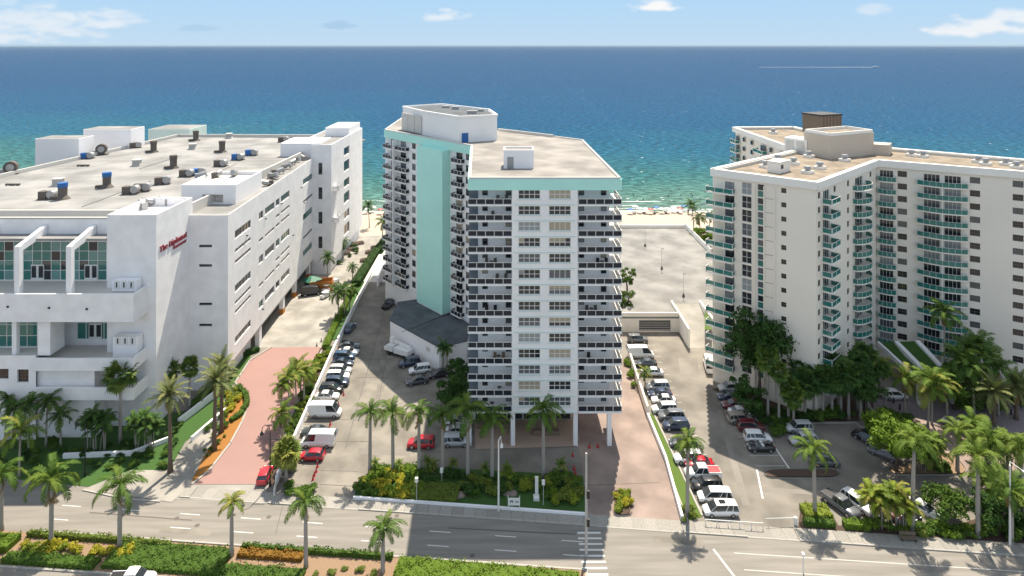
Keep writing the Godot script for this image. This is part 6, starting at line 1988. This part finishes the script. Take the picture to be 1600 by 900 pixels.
	bpart(sb, "board", Vector3(1.65, 1.1, 0.06), Vector3(0, 1.55, 0.03), M.lamp_white)
	var st := begin()
	quad(st, Vector3(-0.62, 1.55, 0.075), Vector3(-0.5, 1.75, 0.075), Vector3(-0.15, 1.78, 0.075), Vector3(-0.12, 1.6, 0.075))
	add_box(st, Vector3(-0.5, 1.5, 0.075), Vector3(0.09, 0.2, 0.01))
	add_box(st, Vector3(-0.2, 1.52, 0.075), Vector3(0.09, 0.2, 0.01))
	add_box(st, Vector3(0.42, 1.62, 0.072), Vector3(0.5, 0.06, 0.01))
	add_box(st, Vector3(0.45, 1.5, 0.072), Vector3(0.42, 0.06, 0.01))
	part(sb, "emblem", done(st), M.navy_ink)
	var mn := thing("garden_marker", "narrow white concrete marker on brown mulch in the tower garden", "marker", "", at(838, 781))
	bpart(mn, "plinth", Vector3(0.9, 0.5, 0.9), Vector3(0, 0.3, 0), M.lamp_white)
	bpart(mn, "slab", Vector3(0.5, 3.0, 0.35), Vector3(0.05, 2.0, 0), M.lamp_white)
	for c in [[706, 778], [712, 777], [720, 775], [792, 771], [800, 772]]:
		single("boulder", boulder(c[0]), M.drive, "rounded tan boulder lying on the dark garden lawn", "boulder", "garden boulders", Transform3D(Basis().scaled(Vector3(0.9, 0.6, 0.7)), at(c[0], c[1])))
	var bench := thing("bench", "brown slatted bench beside the pavement under the thick palm", "bench", "", at(1420, 846), -0.09)
	for i in 4:
		bpart(bench, "slat", Vector3(2.2, 0.06, 0.12), Vector3(0, 0.5, -0.22 + i * 0.15), M.wood)
	for i in 3:
		bpart(bench, "slat", Vector3(2.2, 0.13, 0.05), Vector3(0, 0.72 + i * 0.17, -0.34), M.wood)
	for x in [-0.9, 0.9]:
		bpart(bench, "leg", Vector3(0.1, 0.5, 0.5), Vector3(x, 0.25, 0), M.black)
	# barrier rail and gates
	var br := thing("barrier_rail", "white tubular barrier rail beside the end minivan", "railing", "", Vector3.ZERO)
	var b0 := at(1102, 822); var b1 := at(1192, 828)
	for h in [0.95]:
		part(br, "rail", tube([b0 + Vector3(0, h, 0), b1 + Vector3(0, h, 0)], [0.07, 0.07], 6), M.lamp_white)
	for i in 6:
		var p := b0.lerp(b1, i / 5.0)
		part(br, "post", tube([p, p + Vector3(0, 0.95, 0)], [0.06, 0.06], 6), M.lamp_white)
	var ga := thing("gate_arm", "white lot entrance barrier arm with control box", "barrier", "", at(1243, 820))
	bpart(ga, "control_box", Vector3(0.4, 1.1, 0.4), Vector3(0, 0.55, 0), M.lamp_white)
	part(ga, "arm", tube([Vector3(0, 1.0, 0), Vector3(-4.4, 1.05, 0.2)], [0.06, 0.04], 6), M.lamp_white)
	var fw := thing("picket_fence", "short white picket fence at the corner of the walled lot", "fence", "", Vector3.ZERO)
	for i in 12:
		var p := at(432, 757).lerp(at(428, 776), i / 11.0)
		bpart(fw, "picket", Vector3(0.1, 1.2, 0.06), p + Vector3(0, 0.6, 0), M.lamp_white)
	var fr := at(428, 776) - at(432, 757)
	part(fw, "rail", box(0.05, 0.1, fr.length()), M.lamp_white, Transform3D(Basis.looking_at(fr.normalized()), (at(428, 776) + at(432, 757)) / 2 + Vector3(0, 0.9, 0)))
	var fn := thing("forecourt_railing", "white railing at the edge of the hotel forecourt", "railing", "", Vector3.ZERO)
	var r0 := at(1347, 620); var r1 := at(1367, 658)
	for i in 9:
		var p := r0.lerp(r1, i / 8.0)
		bpart(fn, "post", Vector3(0.1, 1.3, 0.1), p + Vector3(0, 0.65, 0), M.lamp_white)
	part(fn, "rail", tube([r0 + Vector3(0, 1.25, 0), r1 + Vector3(0, 1.25, 0)], [0.06, 0.06], 6), M.lamp_white)
	# cones and bollards
	var cone := begin()
	add_box(cone, Vector3(0, 0.03, 0), Vector3(0.45, 0.06, 0.45))
	add_tube(cone, [Vector3(0, 0.06, 0), Vector3(0, 0.85, 0)], [0.17, 0.04], 10)
	var cm := done(cone)
	for c in [[516, 664], [515, 672], [512, 678], [497, 722], [496, 730], [494, 738], [491, 744], [489, 750], [508, 710], [529, 634], [537, 618], [526, 640]]:
		single("traffic_cone", cm, M.red, "red traffic cone beside the walled lot row", "cone", "cones in the walled lot", move(at(c[0], c[1]) + Vector3(0, 0.015, 0)))
	for c in [[895, 713], [897, 734], [921, 700], [934, 699], [899, 742]]:
		single("traffic_cone", cm, M.red, "red traffic cone at the tower driveway", "cone", "cones at the tower driveway", move(at(c[0], c[1]) + Vector3(0, 0.02, 0)))
	for c in [[495, 541], [502, 534], [519, 503], [524, 493]]:
		single("traffic_cone", cm, M.rust, "dark traffic cone in the loading yard", "cone", "cones in the loading yard", move(at(c[0], c[1]) + Vector3(0, 0.015, 0)))
	for c in [[1396, 630], [1406, 640], [1536, 642], [1580, 648]]:
		single("bollard", tube([Vector3.ZERO, Vector3(0, 1.0, 0), Vector3(0, 1.1, 0)], [0.16, 0.14, 0.05], 10), M.black, "black bollard on the hotel forecourt", "bollard", "forecourt bollards", move(at(c[0], c[1])))
	for c in [[540, 537], [545, 539]]:
		motorcycle(at(c[0], c[1]))
	# beach: parasols, bathers, boat
	var pm := tube([Vector3(0, 1.9, 0), Vector3(0, 2.15, 0), Vector3(0, 2.4, 0)], [1.35, 0.8, 0.04], 8)
	var cols := [M.blue, M.lamp_white, M.pale_aqua, M.lamp_white, M.red]
	for i in 15:
		var u := 984.0 + i * 8.6 + rng.randf_range(-2, 2)
		if i > 11: u = 572.0 + (i - 12) * 11.0
		var o := thing("beach_parasol", "small beach parasol on the sand by the water", "parasol", "beach parasols", at(u, rng.randf_range(329, 335)))
		part(o, "canopy", pm, cols[i % 5])
		part(o, "pole", tube([Vector3.ZERO, Vector3(0, 2.2, 0)], [0.04, 0.04], 6), M.pole)
		if i % 2 == 0:
			var lo := thing("sun_lounger", "dark lounger beside a beach parasol", "lounger", "beach loungers", o.position + Vector3(1.6, 0, 0.5), rng.randf() * TAU)
			bpart(lo, "seat", Vector3(1.4, 0.12, 0.6), Vector3(0, 0.35, 0), M.navy_ink)
			part(lo, "backrest", box(0.7, 0.1, 0.6), M.navy_ink, Transform3D(Basis(Vector3.BACK, 0.7), Vector3(0.9, 0.6, 0)))
			bpart(lo, "leg", Vector3(1.2, 0.3, 0.4), Vector3(0, 0.15, 0), M.wood)
	for c in [[1023, 335, 0.0], [1042, 333, 0.0], [1044, 306, -1.0], [1080, 303, -1.1], [1082, 306, -1.1], [1064, 305, -1.1], [1102, 300, -1.1], [1048, 298, -1.2], [1061, 296, -1.2], [990, 304, -1.1], [1005, 312, -1.0], [1094, 311, -1.0]]:
		person(at(c[0], c[1]) + Vector3(0, c[2], 0), c[2] < -0.5)
	var bt := thing("speedboat", "white speedboat far out with a long foaming wake", "boat", "", at(1368, 105))
	part(bt, "hull", loft([[Vector3(-8, 0, -2.2), Vector3(-8, 2.4, -2.6), Vector3(-8, 2.4, 2.6), Vector3(-8, 0, 2.2)], [Vector3(3, 0, -2.0), Vector3(3, 2.8, -2.4), Vector3(3, 2.8, 2.4), Vector3(3, 0, 2.0)], [Vector3(9, 1.8, -0.2), Vector3(10, 3.2, -0.2), Vector3(10, 3.2, 0.2), Vector3(9, 1.8, 0.2)]]), M.car_white)
	part(bt, "cabin", box(5, 2.0, 3.4), M.car_white, move(Vector3(-1, 3.6, 0)))
	var wk := begin()
	for i in 60:
		var x0 := -8.0 - i * 6.0
		var w0 := 3.0 + 4.0 * absf(sin(i * 1.7)) * (1.0 - i / 75.0)
		quad(wk, Vector3(x0, 0.1, -w0), Vector3(x0, 0.1, w0), Vector3(x0 - 5.6, 0.1, w0 * 0.9), Vector3(x0 - 5.6, 0.1, -w0 * 0.9))
	part(bt, "wake", done(wk), M.foam)

func boulder(seed_: int) -> ArrayMesh:
	var s := SphereMesh.new()
	s.radius = 1.0
	s.height = 2.0
	s.radial_segments = 10
	s.rings = 6
	var st := SurfaceTool.new()
	st.create_from(s, 0)
	var a := st.commit_to_arrays()
	var n := FastNoiseLite.new()
	n.seed = seed_
	n.frequency = 0.8
	for i in a[Mesh.ARRAY_VERTEX].size():
		var v: Vector3 = a[Mesh.ARRAY_VERTEX][i]
		a[Mesh.ARRAY_VERTEX][i] = v * (1.0 + 0.35 * n.get_noise_3dv(v))
	var m := ArrayMesh.new()
	m.add_surface_from_arrays(Mesh.PRIMITIVE_TRIANGLES, a)
	return m

func motorcycle(p: Vector3) -> void:
	var t := thing("motorcycle", "dark motorcycle parked at the shaded end of the walled lot row", "motorcycle", "motorcycles in the walled lot", p, 0.2)
	for x in [-0.7, 0.7]:
		var st := begin()
		add_cyl(st, Vector3(x, 0.32, -0.07), Vector3(x, 0.32, 0.07), 0.32, 14)
		part(t, "wheel", done(st), M.tyre)
	part(t, "frame", tube([Vector3(-0.7, 0.35, 0), Vector3(-0.2, 0.55, 0), Vector3(0.4, 0.7, 0), Vector3(0.7, 0.35, 0)], [0.1, 0.18, 0.16, 0.07]), M.black)
	part(t, "seat", box(0.7, 0.12, 0.3), M.black, move(Vector3(-0.35, 0.82, 0)))
	part(t, "handlebar", box(0.06, 0.06, 0.75), M.metal, move(Vector3(0.45, 1.05, 0)))

func person(p: Vector3, bathing: bool) -> void:   # a small standing bather: one lathed and jointed figure
	if not cache.has("person"):
		var st := begin(true)
		for s in [-1.0, 1.0]:
			add_tube(st, [Vector3(s * 0.1, 0.0, 0.05), Vector3(s * 0.1, 0.08, 0), Vector3(s * 0.1, 0.48, 0), Vector3(s * 0.09, 0.92, 0)], [0.06, 0.05, 0.07, 0.1], 8)
			add_tube(st, [Vector3(s * 0.17, 1.42, 0), Vector3(s * 0.26, 1.15, 0.03), Vector3(s * 0.28, 0.86, 0.1)], [0.06, 0.05, 0.035], 8)
		add_tube(st, [Vector3(0, 0.82, 0), Vector3(0, 0.95, 0), Vector3(0, 1.15, 0), Vector3(0, 1.4, 0), Vector3(0, 1.5, 0), Vector3(0, 1.56, 0), Vector3(0, 1.66, 0), Vector3(0, 1.74, 0), Vector3(0, 1.78, 0)], [0.15, 0.17, 0.14, 0.19, 0.08, 0.06, 0.1, 0.09, 0.03], 10)
		cache.person = done(st)
	var o := single("person", cache.person, M.bark, "bather standing in the shallow water" if bathing else "bather standing on the sand among parasols", "person", "bathers in the water" if bathing else "bathers on the sand", Transform3D(Basis(Vector3.UP, rng.randf() * TAU), p))
	part(o, "swimwear", tube([Vector3(0, 0.8, 0), Vector3(0, 0.98, 0)], [0.18, 0.18], 10), M.navy_ink)

func _ready() -> void:
	rng.seed = 20
	make_view()
	make_materials()
	make_sea()
	make_ground()
	make_tower()
	make_annex()
	make_convention()
	make_hotel()
	make_deck()
	make_plants()
	make_cars()
	make_small_things()
